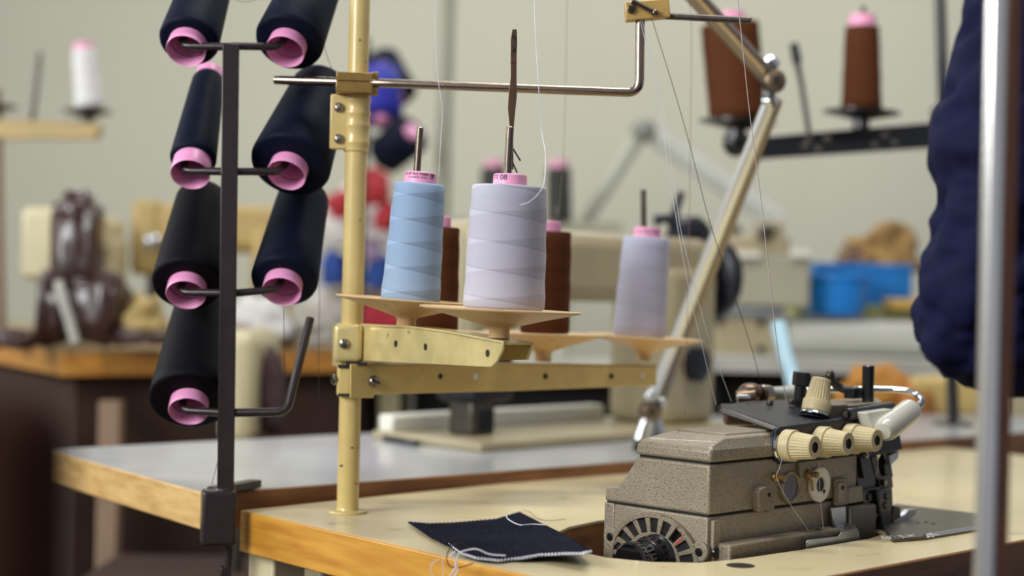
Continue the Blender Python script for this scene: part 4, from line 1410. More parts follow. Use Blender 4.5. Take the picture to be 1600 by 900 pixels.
lA(-0.07, 0.36, 0.07, 0.10, 0.010, 0.034, 'bed_riser', M_white)
lA(-0.03, 0.045, -0.045, 0.035, 0.055, 0.135, 'needle_guard', M_navyp, 0.01)
lA(-0.02, 0.02, -0.030, 0.015, 0.012, 0.060, 'foot_block', M_darkst, 0.004)
q_ = P(1078, 395, 2.52)
MB().lathe(FAi @ q_, (0.2, -1, 0), [(0.01, -0.02), (0.052, -0.02), (0.058, -0.012), (0.058, 0.012), (0.05, 0.02), (0.014, 0.018)], 30).build('balance_wheel', M_navyp, rA, world=False)
MB().tube([P(1052, 365, 2.50), P(1055, 330, 2.49), P(1065, 300, 2.49)], 0.0065, 10).build('wheel_lever', M_navyp, rA)
MB().tube([P(1022, 345, 2.5), P(1048, 340, 2.5), P(1060, 380, 2.5)], 0.010, 10).build('belt_guard', M_navyp, rA)
# small curly offcut lying on the grey table and dark ruler
o = MB().tube(smooth_path([Z(x, y, GZ + 0.004) for x, y in [(752, 698), (770, 692), (790, 697), (805, 690), (820, 694)]], 4), 0.0035, 6).build('thread_offcut', M_ochre)
tag(o, 'ochre thread offcut lying on the grey table beside the presser foot', 'thread offcut')
p0, p1 = Z(602, 684, GZ + 0.004), Z(652, 693, GZ + 0.004)
o = MB().box((p0 + p1) / 2, ((p1 - p0).length, 0.010, 0.007), Matrix.Rotation(atan2((p1 - p0).y, (p1 - p0).x), 3, 'Z')).build('thread_snips', M_black, bevel=0.002)
tag(o, 'black slim thread snips lying on the grey table left of the presser foot', 'tool')

# grey green machine on the right bench
BZ = 0.845


def table_box(name, label, pts, zt, th, top_m, edge_m, front_m=None, cat='table', legs=True, base_z=0.02, ins=0.10):
    """table: top slab, dark cabinet solid for the shade beneath, and legs; pts CCW outline"""
    c = sum(pts, Vector()) / len(pts)
    r = thing(name, label, cat, (c.x, c.y, 0))
    MB().prism([Vector((p.x, p.y, zt - 0.004)) for p in pts], Vector((0, 0, 0.004))).build('table_top', top_m, r)
    MB().prism([Vector((p.x, p.y, zt - th)) for p in inset(pts, 0.001)], Vector((0, 0, th - 0.0042))).build('edge_board', edge_m, r)
    if front_m:
        MB().prism([Vector((p.x, p.y, base_z)) for p in inset(pts, ins)], Vector((0, 0, zt - th - base_z))).build('shade_cabinet', front_m, r)  # dark solid added so the space under the top reads as shade
    for p in (inset(pts, 0.05) if legs else []):
        MB().box((p.x, p.y, (zt - th) / 2), (0.045, 0.045, zt - th)).build('leg', M_cream2, r, bevel=0.003)
    return r


OT = 0.841
K = P(100, 547, 2.9)
K.z = OT
Kr = Z(545, 545, OT)
Kl = Z(-160, 507, OT)
kr = (Kr - K)
kl = (Kl - K).normalized() * 1.0
kr_ = kr + (kr.normalized() * 0.02)
bl = K + kl * 1.5
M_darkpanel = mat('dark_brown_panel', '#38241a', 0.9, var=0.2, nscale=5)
table_box('cutting_table', 'orange brown wood table in the far left background, carrying machines and leather', [K, K + kr_, K + kr_ + Vector((0.1, 0.95, 0)), K + kl * 1.3 + Vector((0.0, 0.6, 0)), K + kl * 1.3], OT, 0.047, wood_mat('worn_top_wood', '#9d7f58', '#b99a6c', 0.4), M_edgeo, M_darkpanel, legs=False, ins=0.035)
lg = pbox_leg = MB().box((P(173, 700, 2.93).x, 2.93, P(173, 626, 2.93).z / 2), (0.038, 0.04, P(173, 626, 2.93).z)).build('wooden_post', mat('pinkish_wood', '#8d735c', 0.6), None, bevel=0.002)
tag(lg, 'pinkish brown square post under the left end of the orange wood table', 'post')
mt_ = [P(560, 575, 3.5), P(1120, 580, 3.5)]
z_m = 0.80
a_, b_ = Z(572, 568, z_m), Z(1045, 577, z_m)
table_box('far_work_table', 'white topped work table in the middle background with a black block for the shade under it', [a_, b_, b_ + Vector((0.05, 0.5, 0)), a_ + Vector((0.0, 0.5, 0))], z_m, 0.03, M_greycl, M_edgeb, mat('black_brown_shade', '#14100e', 0.7))
a_, b_ = Z(1055, 556, BZ), Z(1640, 569, BZ)
table_box('far_bench', 'pale grey bench in the right background carrying the blue crate', [a_, b_, b_ + Vector((0.1, 1.2, 0)), a_ + Vector((0.05, 1.2, 0))], BZ, 0.03, M_greycl, M_greycl, mat('black_shade', '#0c0a08', 0.8))

# machine B: overlock style
MBd = 2.95
rB = thing('sewing_machine', 'grey green boxy sewing machine on the right bench, left of the blue crate', 'sewing machine', tuple(P(1170, 566, 3.15)))


def pbox(x0, y0, x1, y1, d, dep, name, m, parent, bev=0.004):
    a, b = P(x0, y1, d), P(x1, y0, d)
    c = (a + b) / 2 + Vector((0, dep / 2, 0))
    return MB().box(c, (abs(b.x - a.x), dep, abs(b.z - a.z))).build(name, m, parent, bevel=bev, seg=3)


MBd = 3.40
pbox(1112, 398, 1268, 478, MBd, 0.12, 'body', M_olive, rB, 0.008)
pbox(1100, 366, 1236, 400, MBd + 0.01, 0.10, 'top_cover', M_tan, rB, 0.014)
pbox(1130, 352, 1160, 370, MBd + 0.02, 0.05, 'oil_cap', M_darkst, rB, 0.008)
pbox(1180, 345, 1225, 368, MBd + 0.02, 0.05, 'thread_guard', M_tan, rB, 0.008)
pbox(1112, 484, 1228, 494, MBd - 0.01, 0.12, 'steel_rail', M_alu, rB, 0.002)
pbox(1118, 494, 1226, 562, MBd, 0.12, 'lower_body', M_tan, rB, 0.006)
pbox(1116, 476, 1226, 486, MBd + 0.01, 0.10, 'dark_seam', M_seam, rB, 0.0)  # dark seam between body and lower body
pbox(1060, 430, 1122, 566, MBd + 0.02, 0.10, 'side_frame', M_cream2, rB, 0.010)
pbox(1238, 392, 1268, 402, MBd - 0.02, 0.08, 'highlight_strip', M_white, rB, 0.003)  # white strips painted in as the highlight along the body's top
pbox(1118, 394, 1190, 402, MBd - 0.02, 0.08, 'highlight_strip', M_white, rB, 0.003)
for (x, y) in ((1124, 502), (1188, 503), (1188, 546)):
    MB().lathe(P(x, y, MBd - 0.002), (0, -1, 0), [(0.008, 0), (0.008, 0.010), (0.006, 0.012)], 16).build('knob', M_black, rB)
MB().lathe(P(1195, 362, MBd + 0.0), (0, -1, 0), [(0.018, 0), (0.018, 0.01), (0.01, 0.014)], 20).build('dial', M_darkst, rB)
# pale blue tube of a work lamp in front of the bench
o = MB().tube(smooth_path([P(1216, 506, 2.42), P(1224, 545, 2.40), P(1238, 590, 2.38), P(1252, 640, 2.34), P(1262, 668, 2.31)], 5), 0.0125, 20).build('lamp_tube', M_lampblue)
tag(o, 'glossy pale blue lamp tube rising from the grey table behind the machine', 'lamp tube')

# crate, paper bag, folded cloths, cloth bolt
cr = thing('plastic_crate', 'blue plastic crate on the stack of folded cloths on the right bench', 'crate', tuple(P(1345, 478, 3.55)))
a, b = P(1272, 478, 3.65), P(1424, 414, 3.65)
cw, ch_, cdp = b.x - a.x, b.z - a.z, 0.20
cc = Vector(((a.x + b.x) / 2, a.y + cdp / 2, a.z))
MB().box(cc + Vector((0, 0, 0.004)), (cw, cdp, 0.008)).build('floor_panel', M_blue, cr, bevel=0.002)
for s_ in (-1, 1):
    MB().box(cc + Vector((0, s_ * cdp / 2, ch_ / 2)), (cw, 0.006, ch_)).build('long_side', M_blue, cr, bevel=0.002)
    MB().box(cc + Vector((s_ * cw / 2, 0, ch_ / 2)), (0.006, cdp, ch_)).build('short_side', M_blue, cr, bevel=0.002)
MB().box(cc + Vector((0, -cdp / 2 - 0.004, ch_ - 0.006)), (cw + 0.012, 0.010, 0.012)).build('rim', M_blue, cr, bevel=0.002)
for k in range(9):
    MB().box(cc + Vector((-cw / 2 + cw * (k + 0.5) / 9, -cdp / 2 - 0.005, ch_ * 0.42)), (0.006, 0.006, ch_ * 0.75)).build('side_rib', M_blue, cr)
cr2 = thing('plastic_basket', 'small bright blue basket in front of the blue crate', 'basket', tuple(P(1305, 495, 3.3)))
o = MB().lathe(P(1303, 492, 3.54), (0, 0, 1), [(0.060, 0), (0.066, 0.02), (0.072, 0.085), (0.076, 0.088), (0.068, 0.088), (0.058, 0.006), (0.001, 0.005)], 32).build('basket_body', mat('bright_blue_plastic', '#1a86dc', 0.35), cr2)
MB().lathe(P(1303, 492, 3.54) + Vector((0, 0, 0.078)), (0, 0, 1), [(0.073, 0), (0.080, 0.002), (0.080, 0.010), (0.073, 0.012)], 32, capa=False, capb=False).build('basket_rim', MATS['bright_blue_plastic'], cr2)


def lump(name, label, cat, c, r, m, seed=0, amp=0.18, freq=9, group=None, flat=0.0, kind=None):
    mb = MB()
    bmesh.ops.create_icosphere(mb.bm, subdivisions=4, radius=1)
    for v in mb.bm.verts:
        n = v.co.normalized()
        k = 1 + amp * noise.noise(n * 1.7 + Vector((seed, 0, 0))) * 2 + amp * 0.6 * noise.noise(n * 4.5 + Vector((0, seed, 0))) + 0.25 * amp * abs(noise.noise(n * freq + Vector((0, seed, seed))))
        v.co = Vector((n.x * r[0], n.y * r[1], max(n.z, -0.55 + flat) * r[2])) * k + Vector(c)
    zmin = min(v.co.z for v in mb.bm.verts)
    o = mb.build(name, m, angle=80)
    tag(o, label, cat, group, kind)
    return o


lump('paper_bag', 'crumpled brown paper heaped in the blue crate', 'paper', P(1382, 395, 3.75), (0.082, 0.07, 0.062), M_bag, 3, 0.30)
lump('paper_bag', 'darker brown paper bundle at the left end of the blue crate', 'paper', P(1335, 404, 3.75), (0.035, 0.05, 0.03), mat('dull_brown_paper', '#7b6048', 0.8, var=0.2), 5, 0.25)


def folded(name, label, x0, y0, x1, y1, d, dep, m, cat='folded cloth', group=None, seed=0):
    a, b = P(x0, y1, d), P(x1, y0, d)
    mb = MB()
    nx, nz = 14, 4
    c = (a + b) / 2 + Vector((0, dep / 2, 0))
    mb.box(c, (abs(b.x - a.x), dep, abs(b.z - a.z)))
    bmesh.ops.subdivide_edges(mb.bm, edges=mb.bm.edges, cuts=6, use_grid_fill=True)
    for v in mb.bm.verts:
        v.co += Vector((0.010 * noise.noise(v.co * 11 + Vector((seed, 0, 0))), 0.012 * noise.noise(v.co * 9 + Vector((0, seed, 0))), 0.006 * noise.noise(v.co * 13)))
    o = mb.build(name, m, angle=70, bevel=0.004)
    tag(o, label, cat, group)
    return o


folded('folded_cloth', 'ochre green folded cloth directly under the blue crate', 1245, 480, 1445, 500, 3.62, 0.25, M_green, seed=1)
folded('folded_cloth', 'pale grey green folded cloth, bottom of the stack under the crate', 1228, 500, 1455, 532, 3.60, 0.26, M_greycl, seed=2)
folded('folded_cloth', 'small yellow folded cloth right of the crate', 1395, 468, 1450, 482, 3.52, 0.09, M_ochre, seed=3)
o = MB().tube([P(1228, 530, 3.44), P(1600, 532, 3.44)], 0.038, 28).build('cloth_bolt', M_greycl)
tag(o, 'long pale grey bolt of cloth lying along the front of the right bench', 'cloth bolt')
# orange and yellow bundles behind the work light
lump('cloth_bundle', 'orange cloth bundle behind the gooseneck light', 'cloth bundle', P(1372, 616, 2.98), (0.075, 0.05, 0.052), M_orange, 8, 0.15)
lump('cloth_bundle', 'orange brown cloth bundle below the gooseneck light', 'cloth bundle', P(1430, 640, 2.94), (0.045, 0.04, 0.05), mat('dull_orange_cloth', '#b8783a', 0.85, var=0.2), 9, 0.15)
folded('folded_cloth', 'pale yellow folded cloth stack under the navy sleeve', 1425, 597, 1548, 648, 2.92, 0.18, mat('pale_yellow_cloth', '#d3b873', 0.85, var=0.1, nscale=9), seed=6)
sl = pbox(1300, 648, 1570, 668, 2.90, 0.22, 'low_shelf', M_darkpanel, None)
tag(sl, 'dark low shelf behind the grey table holding the cloth bundles', 'shelf')

# ================================================================== black thread stand in the background
zb4 = Z(1490, 664, GZ)
bs = thing('thread_stand', 'black thread stand standing on the far end of the grey table', 'thread stand', tuple(zb4))
ptop = P(1468, -20, zb4.y - 0.02)
MB().cyl(zb4, ptop, 0.0100, 0.0094, 20).build('pole', M_black, bs)
MB().lathe(zb4, (0, 0, 1), [(0.034, 0), (0.034, 0.003), (0.026, 0.006), (0.012, 0.010)], 28).build('base_flange', M_darkst, bs)
BD = zb4.y - 0.035
arm_o = [(1163, 212), (1163, 238), (1172, 249), (1200, 247), (1476, 229), (1476, 192), (1445, 192), (1200, 213)]
nn = Vector((0, -1, 0))
MB().prism([P(x, y, BD - 0.10 * (1476 - x) / 300) for x, y in arm_o], Vector((0.0, 0.024, 0))).build('arm', M_black, bs, bevel=0.002)
MB().sphere(P(1150, 222, BD - 0.06), 0.022, 1, 0.8, 1.1).build('arm_end', M_black, bs)
for (x, y) in ((1263, 218), (1292, 216), (1278, 234), (1382, 211), (1366, 227), (1397, 224), (1258, 228)):
    MB().lathe(P(x, y, BD - 0.10 * (1476 - x) / 300 - 0.002), nn, [(0.0062, 0), (0.0055, 0.002), (0.002, 0.003)], 14).build('rivet', M_screw, bs)
MB().lathe(P(1475, 183, BD - 0.002), nn, [(0.007, 0), (0.006, 0.003)], 14).build('rivet', M_screw, bs)
pbox(1460, 165, 1484, 205, BD - 0.004, 0.03, 'pole_clamp', M_black, bs, 0.003)
for (bx, by, hw_, d, sx, sy) in ((1346, 176, 60, BD - 0.05, 1347, 200), (1152, 191, 60, BD - 0.13, 1152, 222)):
    c_ = P(bx, by, d)
    R_ = hw_ * d / FPX
    MB().lathe(c_, (0.03, 0, 1), [(0.014, -0.026), (0.013, -0.012), (R_, -0.001), (R_, 0.001), (0.01, -0.004)], 36).build('cone_plate', M_black, bs)
MB().cyl(P(1345, 176, BD - 0.05), P(1349, 10, BD - 0.05), 0.004, n=10).build('spool_pin', M_darkst, bs)
MB().tube([P(1265, 216, BD - 0.08), P(1252, 130, BD - 0.08), P(1240, 72, BD - 0.08)], [0.0042, 0.0042, 0.0058], 10).build('spare_pin', M_darkst, bs)
MB().cyl(P(1246, 98, BD - 0.081), P(1240, 68, BD - 0.081), 0.0080, 0.0070, 14).build('pin_tip', M_black, bs)
cone('thread_cone', 'rust brown thread cone on the far black stand, standing free against the wall', 'brown cones on the far black stand', (1346, 172), (1347, 42), BD - 0.05, 0.0320, 0.0272, T_brown, 0.0205, 0.019)
cone('thread_cone', 'large rust brown thread cone behind the upper chrome tube', 'brown cones on the far black stand', (1153, 188), (1140, 38), BD - 0.13, 0.0440, 0.0450, T_brown, 0.024, 0.018)

# ================================================================== left background: cream stand, machines, leather
LD = 3.3
ls = thing('thread_stand', 'cream thread stand at the left edge of the picture, holding a white cone', 'thread stand', tuple(P(2, 545, LD)))
MB().cyl(P(2, 533, LD), P(-6, 140, LD), 0.0105, 0.0105, 18).build('pole', mat('tan_brown_pole', '#86705c', 0.5), ls)
MB().prism([P(-30, 186, LD - 0.02), P(150, 191, LD - 0.02), P(157, 200, LD - 0.02), P(150, 216, LD - 0.02), P(-30, 216, LD - 0.02)], Vector((0, 0.03, 0))).build('arm', M_yell, ls, bevel=0.003)
for (x, y) in ((137, 174), (-12, 166)):
    MB().lathe(P(x, y, LD), (0, 0, 1), [(0.014, -0.034), (0.013, -0.014), (0.052, -0.001), (0.052, 0.001), (0.01, -0.004)], 36).build('cone_plate', M_black, ls)
MB().cyl(P(50, 196, LD), P(62, 82, LD), 0.0055, n=12).build('spool_pin', M_darkst, ls)
cone('thread_cone', 'white thread cone on the cream stand at the far left', None, (140, 168), (131, 78), LD, 0.0300, 0.0235, T_white, 0.020, 0.014)

nB = P(175, 546, 3.15)
sewing_machine('yellow cream sewing machine on the orange wood table, behind the cone rack', (P(185, 530, 3.25).x + 0.02, 3.42, OT), radians(3), 0.30, 0.295, 0.17, M_yell, M_darkst)
nC = P(62, 545, 3.05)
sewing_machine('pale cream sewing machine at the far left, half covered with brown leather', (P(70, 530, 3.1).x, 3.10, OT), radians(80), 0.28, 0.262, 0.125, M_cream2, M_leather, wheel=False)

# leather garment over the machine
mb = MB()


def sheetlump(mb, c, r, seed):
    t0 = len(mb.bm.verts)
    res = bmesh.ops.create_icosphere(mb.bm, subdivisions=4, radius=1)
    for v in res['verts']:
        n = v.co.normalized()
        k = 1 + 0.22 * noise.noise(n * 2 + Vector((seed, 1, 0))) + 0.16 * abs(noise.noise(n * 5 + Vector((0, seed, 0))))
        e = 0.55
        q = Vector((math.copysign(abs(n.x) ** e, n.x) * r[0], math.copysign(abs(n.y) ** e, n.y) * r[1], math.copysign(abs(n.z) ** e, n.z) * r[2]))
        v.co = q * k * 0.92 + Vector(c)


for (x, y, rx, rz, d, sd) in ((122, 385, 0.047, 0.100, 2.98, 1), (150, 480, 0.052, 0.070, 2.97, 2), (85, 480, 0.030, 0.072, 2.97, 3), (116, 500, 0.05, 0.04, 2.99, 4)):
    sheetlump(mb, P(x, y, d), (rx, 0.05, rz), sd)
o = mb.build('leather_garment', M_leather, angle=80)
tag(o, 'dark brown leather garment draped over the pale cream sewing machine', 'garment')
o = MB().tube(smooth_path([P(92, 440, 2.90), P(98, 470, 2.89), P(108, 500, 2.89), P(118, 535, 2.89)], 5), 0.0085, 12).build('cloth_strap', M_greycl)
tag(o, 'pale strap hanging across the brown leather garment', 'strap')
lump('cloth_bundle', 'cream cloth bundle right of the leather on the wood table', 'cloth bundle', P(225, 505, 3.0), (0.040, 0.05, 0.05), M_yell, 12, 0.2)
lump('leather_scrap', 'dark leather scraps on the wood table at the left end', 'leather', P(25, 532, 2.93), (0.05, 0.05, 0.022), M_leather, 14, 0.25)
lump('leather_scrap', 'dark leather scraps right of the draped garment', 'leather', P(215, 528, 2.96), (0.06, 0.05, 0.020), M_leather, 15, 0.25)
lump('cloth_bundle', 'white cloth bundle on the wood table between rack and pole', 'cloth bundle', P(405, 505, 3.25), (0.065, 0.06, 0.055), M_whitecl, 16, 0.18)
lump('cloth_bundle', 'grey cloth bundle on the wood table left of the cream pole', 'cloth bundle', P(480, 520, 3.3), (0.07, 0.06, 0.035), mat('mid_grey_cloth', '#a39c90', 0.85), 17, 0.18)
# cream chair and brown jacket between the tables
ch = thing('chair', 'cream backed work chair seen between the cone rack and the pole', 'chair', tuple(P(395, 1200, 2.75).xy) + (0,))
cb_ = P(392, 600, 2.75)
MB().box(cb_, (0.060, 0.30, 0.190)).build('backrest', M_cream2, ch, bevel=0.025, seg=4)
MB().box((cb_.x - 0.12, cb_.y, 0.45), (0.30, 0.34, 0.05)).build('seat', M_darkpanel, ch, bevel=0.02, seg=3)
MB().cyl((cb_.x - 0.12, cb_.y, 0.0), (cb_.x - 0.12, cb_.y, 0.43), 0.02, n=16).build('leg', M_darkst, ch)
MB().tube([(cb_.x - 0.02, cb_.y, 0.46), (cb_.x, cb_.y, 0.74)], 0.012, 10).build('back_support', M_darkst, ch)
lump('jacket', 'dark mauve brown jacket hanging beside the cream chair back', 'garment', P(424, 625, 2.70), (0.022, 0.05, 0.085), mat('mauve_brown_cloth', '#4a3638', 0.8, var=0.2), 21, 0.12)

# ================================================================== centre background: hanging cones, cloths, far stand
hr = thing('cone_rack', 'black far rack with two hanging cones, behind the cream pole', 'thread rack', tuple(P(560, 568, 3.85)))
MB().cyl(P(560, 568, 3.85), P(572, 60, 3.85), 0.010, n=14).build('post', M_rack, hr)
MB().tube([P(570, 130, 3.85), P(600, 128, 3.83)], 0.006, 10).build('peg', M_rack, hr)
MB().tube([P(570, 105, 3.85), P(596, 100, 3.95), P(604, 112, 4.03)], 0.006, 10).build('peg', M_rack, hr)
MB().tube([P(568, 215, 3.85), P(612, 218, 3.83), P(630, 218, 3.78)], 0.006, 10).build('peg', M_rack, hr)


def hang(label, c0, c1, d, rb, rtp, tm, pr=0.018):
    b, t_ = P(c0[0], c0[1], d), P(c1[0], c1[1], d + 0.06)
    M = frame_from(b, t_ - b)
    L = (t_ - b).length
    r = thing('thread_cone', label, 'thread cone', frame=M)
    MB().lathe((0, 0, 0), (0, 0, 1), [(rb * 0.5, 0.001), (rb - 0.004, 0), (rb, 0.004), (rtp, L - 0.004), (rtp - 0.004, L)], 40).build('wound_thread', tm, r, world=False, angle=60)
    MB().lathe((0, 0, -0.012), (0, 0, 1), [(pr, 0), (pr, L + 0.03), (pr - 0.004, L + 0.03)], 28).build('cone_tube', M_pink, r, world=False)


hang('royal blue thread cone hanging behind the brass clamp block', (596, 185), (596, 112), 3.8, 0.052, 0.045, T_royal)
hang('dark navy thread cone above the royal blue one, behind the pole', (620, 150), (596, 92), 4.02, 0.055, 0.045, T_navy)
hang('dark navy thread cone hanging tilted right of the collar', (642, 208), (600, 245), 3.75, 0.052, 0.048, T_navy, 0.02)
for (lab, x, y, rx, rz, m, sd) in (
        ('red cloth bundle left of the cream pole, upper one', 532, 325, 0.030, 0.040, M_redcl, 31), ('red cloth bundle just right of the cream pole, higher', 586, 300, 0.035, 0.055, M_redcl, 32),
        ('red cloth bundle just left of the pale blue cone', 606, 345, 0.028, 0.040, M_redcl, 33), ('white cloth bundle behind the cream pole', 560, 350, 0.085, 0.085, M_whitecl, 34),
        ('royal blue cloth bundle left of the cream pole', 524, 425, 0.032, 0.050, M_bluecl, 35), ('royal blue cloth bundle right of the cream pole', 592, 430, 0.030, 0.050, M_bluecl, 36),
        ('white cloth bundle below the blue ones', 545, 475, 0.10, 0.07, M_whitecl, 37), ('crimson cloth bundle under the front cone plate', 590, 500, 0.070, 0.050, mat('crimson_cloth', '#b02a3c', 0.8, var=0.15), 38),
        ('mauve cloth bundle beside the pole', 572, 395, 0.040, 0.035, mat('mauve_cloth', '#a58fae', 0.8, var=0.15), 39)):
    lump('cloth_bundle', lab, 'cloth bundle', P(x, y, 4.15 if rx < 0.08 else 4.3), (rx * 1.1, 0.05, rz * 1.1), m, sd, 0.16, group='coloured cloth bundles on the far shelf unit')
# shelf unit that carries the bundles
su = thing('shelf_unit', 'pale shelf unit behind the cream pole stacked with coloured cloth', 'shelf', tuple(P(560, 560, 4.35).xy) + (0.0,))
a, b = P(500, 560, 4.25), P(628, 360, 4.25)
for z_ in (P(560, 520, 4.2).z, P(560, 452, 4.2).z, P(560, 378, 4.2).z):
    MB().box(((a.x + b.x) / 2, 4.35, z_), (b.x - a.x, 0.3, 0.012)).build('shelf_board', M_whitecl, su)
for xx in (a.x, b.x):
    MB().box((xx, 4.48, P(560, 378, 4.2).z / 2), (0.02, 0.02, P(560, 378, 4.2).z)).build('upright', M_whitecl, su)

fs = thing('thread_stand', 'grey green far thread stand with a tall pole between the two front cones', 'thread stand', (P(692, 300, 3.85).x, P(692, 300, 3.85).y, z_m))
pz = P(692, 300, 3.85)
MB().cyl((pz.x, pz.y, z_m), (pz.x, pz.y, 2.0), 0.019, n=20).build('pole', mat('grey_green_pole', '#a4a591', 0.6), fs)
MB().box((pz.x + 0.2, pz.y - 0.05, P(770, 352, 3.8).z), (0.46, 0.03, 0.025)).build('arm', M_olive, fs)
for (lab, bx, by, tx, ty, rb, capr) in (('dark olive far cone beside the silver grey cone, shorter', 770, 345, 772, 262, 0.036, 0.022), ('dark olive far cone above the half hidden brown one', 874, 346, 873, 262, 0.034, 0.022)):
    cone('thread_cone', lab, 'dark olive far cones', (bx, by), (tx, ty), 3.80, rb * 0.9, rb * 0.85, T_olive, capr, 0.018)
fl = thing('jointed_lamp', 'faint grey far lamp arm in front of the wall, bent like a roof', 'lamp', tuple(P(890, 590, 3.95)))
MB().cyl(P(880, 400, 3.95), P(1003, 205, 3.95), 0.018, n=16).build('lower_tube', mat('far_grey_green', '#b9bba9', 0.6), fl)
MB().cyl(P(1010, 205, 3.95), P(1215, 345, 3.95), 0.023, 0.026, n=16).build('upper_tube', mat('far_pale_grey', '#c9cac0', 0.6), fl)
MB().sphere(P(1006, 203, 3.93), 0.030).build('joint', mat('far_dark_grey', '#8d8e84', 0.5), fl)
MB().cyl(P(880, 400, 3.95), P(876, 560, 3.95), 0.022, n=16).build('stem', MATS['far_grey_green'], fl)

# ================================================================== foreground: brown chair back, chrome pole
fc = thing('chair', 'dark brown chair back very near the camera at the lower left, out of focus', 'chair', (-0.30, 0.45, 0))
p_ = P(140, 650, 0.45)
MB().box((p_.x - 0.16, 0.45, p_.z - 0.213), (0.32, 0.030, 0.44), Matrix.Rotation(radians(-6), 3, 'Z')).build('backrest', M_fgbrown, fc, bevel=0.015, seg=4)
MB().box((p_.x - 0.16, 0.25, 0.46), (0.34, 0.36, 0.05)).build('seat', M_fgbrown, fc, bevel=0.015, seg=3)
for (dx, dy) in ((-0.3, 0.45), (-0.03, 0.45), (-0.3, 0.10), (-0.03, 0.10)):
    MB().cyl((p_.x + dx, dy, 0), (p_.x + dx, dy, 0.75 if dy > 0.3 else 0.44), 0.014, n=14).build('leg', M_darkwood, fc)

cp_ = P(1558, 450, 0.92)
cpole = thing('chrome_pole', 'out of focus chrome pole in the foreground at the right edge', 'pole', (cp_.x, cp_.y, 0))
MB().cyl(P(1554, 2600, 0.92) * 0 + Vector((cp_.x - 0.001, cp_.y, 0.0)), Vector((cp_.x - 0.006, cp_.y, 1.9)), 0.0064, n=32).build('tube', mat('soft_chrome', '#e6e4df', 0.2, metal=0.85, var=0.03), cpole)
MB().box((cp_.x + 0.0085, cp_.y + 0.012, 0.95), (0.007, 0.012, 1.9)).build('brown_reflection_strip', mat('warm_brown_strip', '#8a5a3c', 0.5), cpole, bevel=0.001)  # added brown bar standing for the warm reflection in the chrome
MB().lathe((cp_.x, cp_.y, 0), (0, 0, 1), [(0.05, 0), (0.05, 0.004), (0.02, 0.010)], 32).build('base_flange', M_chrome, cpole)

# ================================================================== person at the right edge


def skin(name, nodes, edges, root, m, parent, sub=2, disp=None, kr=1.0):
    me = bpy.data.meshes.new(name)
    org = FR[parent.name].translation
    me.from_pydata([tuple(Vector(p) - org) for p, r in nodes], edges, [])
    me.materials.append(m)
    o = bpy.data.objects.new(name, me)
    COL.objects.link(o)
    o.parent = parent
    sk = o.modifiers.new('skin', 'SKIN')
    sk.use_smooth_shade = True
    for i, (p, r) in enumerate(nodes):
        rr = (r, r) if isinstance(r, (int, float)) else r
        me.skin_vertices[0].data[i].radius = (rr[0] * kr, rr[1] * kr)
        me.skin_vertices[0].data[i].use_root = (i == root)
    s_ = o.modifiers.new('sub', 'SUBSURF')
    s_.levels = s_.render_levels = sub
    if disp:
        tx = bpy.data.textures.new(name + '_folds', disp[0])
        tx.noise_scale = disp[1]
        if disp[0] == 'MARBLE':
            tx.turbulence = 6
        d_ = o.modifiers.new('folds', 'DISPLACE')
        d_.texture = tx
        d_.strength = disp[2]
        d_.mid_level = 0.5
        d_.texture_coords = 'LOCAL'
    return o


ps = thing('person', 'person in a navy blue work jacket seated at the right, elbow bent', 'person', (0.60, 1.02, 0))
S0 = P(1612, -40, 1.14)
S1 = P(1604, 70, 1.14)
S2 = P(1570, 200, 1.14)
S3 = P(1570, 330, 1.14)
S4 = P(1550, 440, 1.14)
S5 = P(1503, 525, 1.14)
W1 = P(1640, 515, 1.22)
W2 = P(1850, 590, 1.42)
HD = P(1910, 600, 1.50)
pel, bel, che, nek = Vector((0.62, 0.98, 0.56)), Vector((0.62, 1.0, 0.78)), Vector((0.61, 1.03, 1.02)), Vector((0.61, 1.05, 1.20))
shl, shr = Vector((0.46, 1.05, 1.14)), Vector((0.77, 1.03, 1.14))
elr, wrr = Vector((0.84, 1.10, 0.90)), Vector((0.72, 1.38, 0.82))
kneL, ankL, toeL = Vector((0.56, 1.42, 0.50)), Vector((0.56, 1.40, 0.08)), Vector((0.56, 1.54, 0.04))
kneR, ankR, toeR = Vector((0.72, 1.42, 0.50)), Vector((0.72, 1.40, 0.08)), Vector((0.72, 1.54, 0.04))
hed = Vector((0.60, 1.08, 1.30))
hed2 = Vector((0.60, 1.10, 1.40))
bn_ = [(pel, 0.12), (bel, 0.10), (che, 0.095), (nek, 0.045), (hed, 0.07), (hed2, 0.085), (shl, 0.035), (S2, 0.018), (S5, 0.018), (W2, 0.022), (HD, (0.032, 0.016)),
       (shr, 0.038), (elr, 0.028), (wrr, 0.024), (kneL, 0.055), (ankL, 0.038), (toeL, 0.035), (kneR, 0.055), (ankR, 0.038), (toeR, 0.035)]
be = [(0, 1), (1, 2), (2, 3), (3, 4), (4, 5), (2, 6), (6, 7), (7, 8), (8, 9), (9, 10), (2, 11), (11, 12), (12, 13), (0, 14), (14, 15), (15, 16), (0, 17), (17, 18), (18, 19)]
fdirh = (HD - W2).normalized()
side = fdirh.cross(Vector((0, 0, 1))).normalized()
for k, (off, ln) in enumerate(((-0.028, 0.062), (-0.010, 0.075), (0.009, 0.072), (0.026, 0.056))):
    b0_ = HD + side * off + fdirh * 0.022
    i0 = len(bn_)
    bn_ += [(b0_, 0.0095), (b0_ + fdirh * ln * 0.5 + Vector((0, 0, -0.004)), 0.0085), (b0_ + fdirh * ln + Vector((0, 0, -0.02)), 0.007)]
    be += [(10, i0), (i0, i0 + 1), (i0 + 1, i0 + 2)]
i0 = len(bn_)
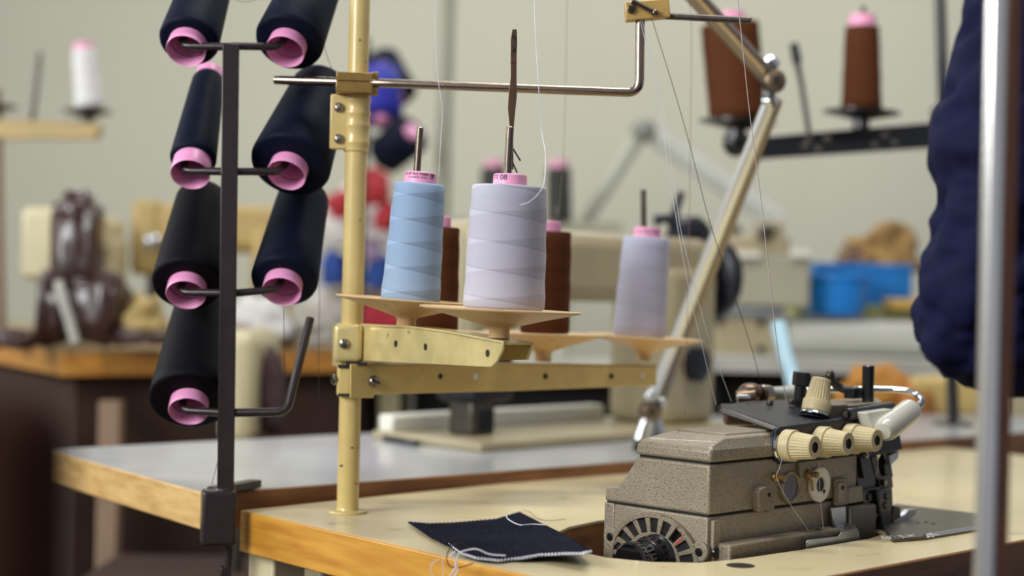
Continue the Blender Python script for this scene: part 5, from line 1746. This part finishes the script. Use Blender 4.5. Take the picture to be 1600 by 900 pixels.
bn_ += [(HD - side * 0.045 + fdirh * 0.0, 0.010), (HD - side * 0.062 + fdirh * 0.03 + Vector((0, 0, -0.008)), 0.0085)]
be += [(10, i0), (i0, i0 + 1)]
skin('body', bn_, be, 0, M_skin, ps)
kk = 1.13
jn = [(pel + Vector((0, 0, 0.04)), 0.16), (bel, 0.15), (che, (0.165, 0.14)), (nek + Vector((0, 0, -0.02)), 0.075), (shl, 0.075), (S0, 0.050 * kk), (S1, 0.033 * kk), (S2, 0.0435 * kk), (S3, 0.0410 * kk), (S4, 0.0385 * kk), (S5, 0.0410 * kk), (W1, 0.040), (W2, 0.034),
      (shr, 0.08), (elr, 0.055), (wrr, 0.036)]
je = [(0, 1), (1, 2), (2, 3), (2, 4), (4, 5), (5, 6), (6, 7), (7, 8), (8, 9), (9, 10), (10, 11), (11, 12), (2, 13), (13, 14), (14, 15)]
skin('jacket', jn, je, 0, M_navycloth, ps, 4, ('MARBLE', 0.04, 0.020))
skin('trousers', [(pel, 0.155), (kneL, 0.075), (ankL + Vector((0, 0, 0.03)), 0.052), (kneR, 0.075), (ankR + Vector((0, 0, 0.03)), 0.052)], [(0, 1), (1, 2), (0, 3), (3, 4)], 0, mat('dark_trousers', '#1a1b26', 0.8), ps)
MB().sphere(hed2 + Vector((0.0, -0.015, 0.02)), 0.10, 0.92, 1.05, 1.1, 28).build('hair', M_hair, ps)
for s_ in (-1, 1):
    MB().sphere(hed2 + Vector((s_ * 0.088, 0.01, -0.035)), 0.022, 0.4, 0.8, 1.3, 14).build('ear', M_skin, ps)
MB().sphere(hed2 + Vector((0, 0.098, -0.045)), 0.016, 0.8, 1.2, 1.4, 14).build('nose', M_skin, ps)
stl = thing('stool', 'round dark work stool under the seated person', 'stool', (0.62, 0.95, 0))
MB().lathe((0.62, 0.95, 0.40), (0, 0, 1), [(0.15, 0), (0.165, 0.01), (0.165, 0.03), (0.15, 0.04)], 36).build('seat', M_fgbrown, stl)
for k in range(4):
    a_ = pi / 4 + k * pi / 2
    MB().cyl((0.62 + 0.17 * cos(a_), 0.95 + 0.17 * sin(a_), 0), (0.62 + 0.10 * cos(a_), 0.95 + 0.10 * sin(a_), 0.40), 0.012, n=12).build('leg', M_darkst, stl)
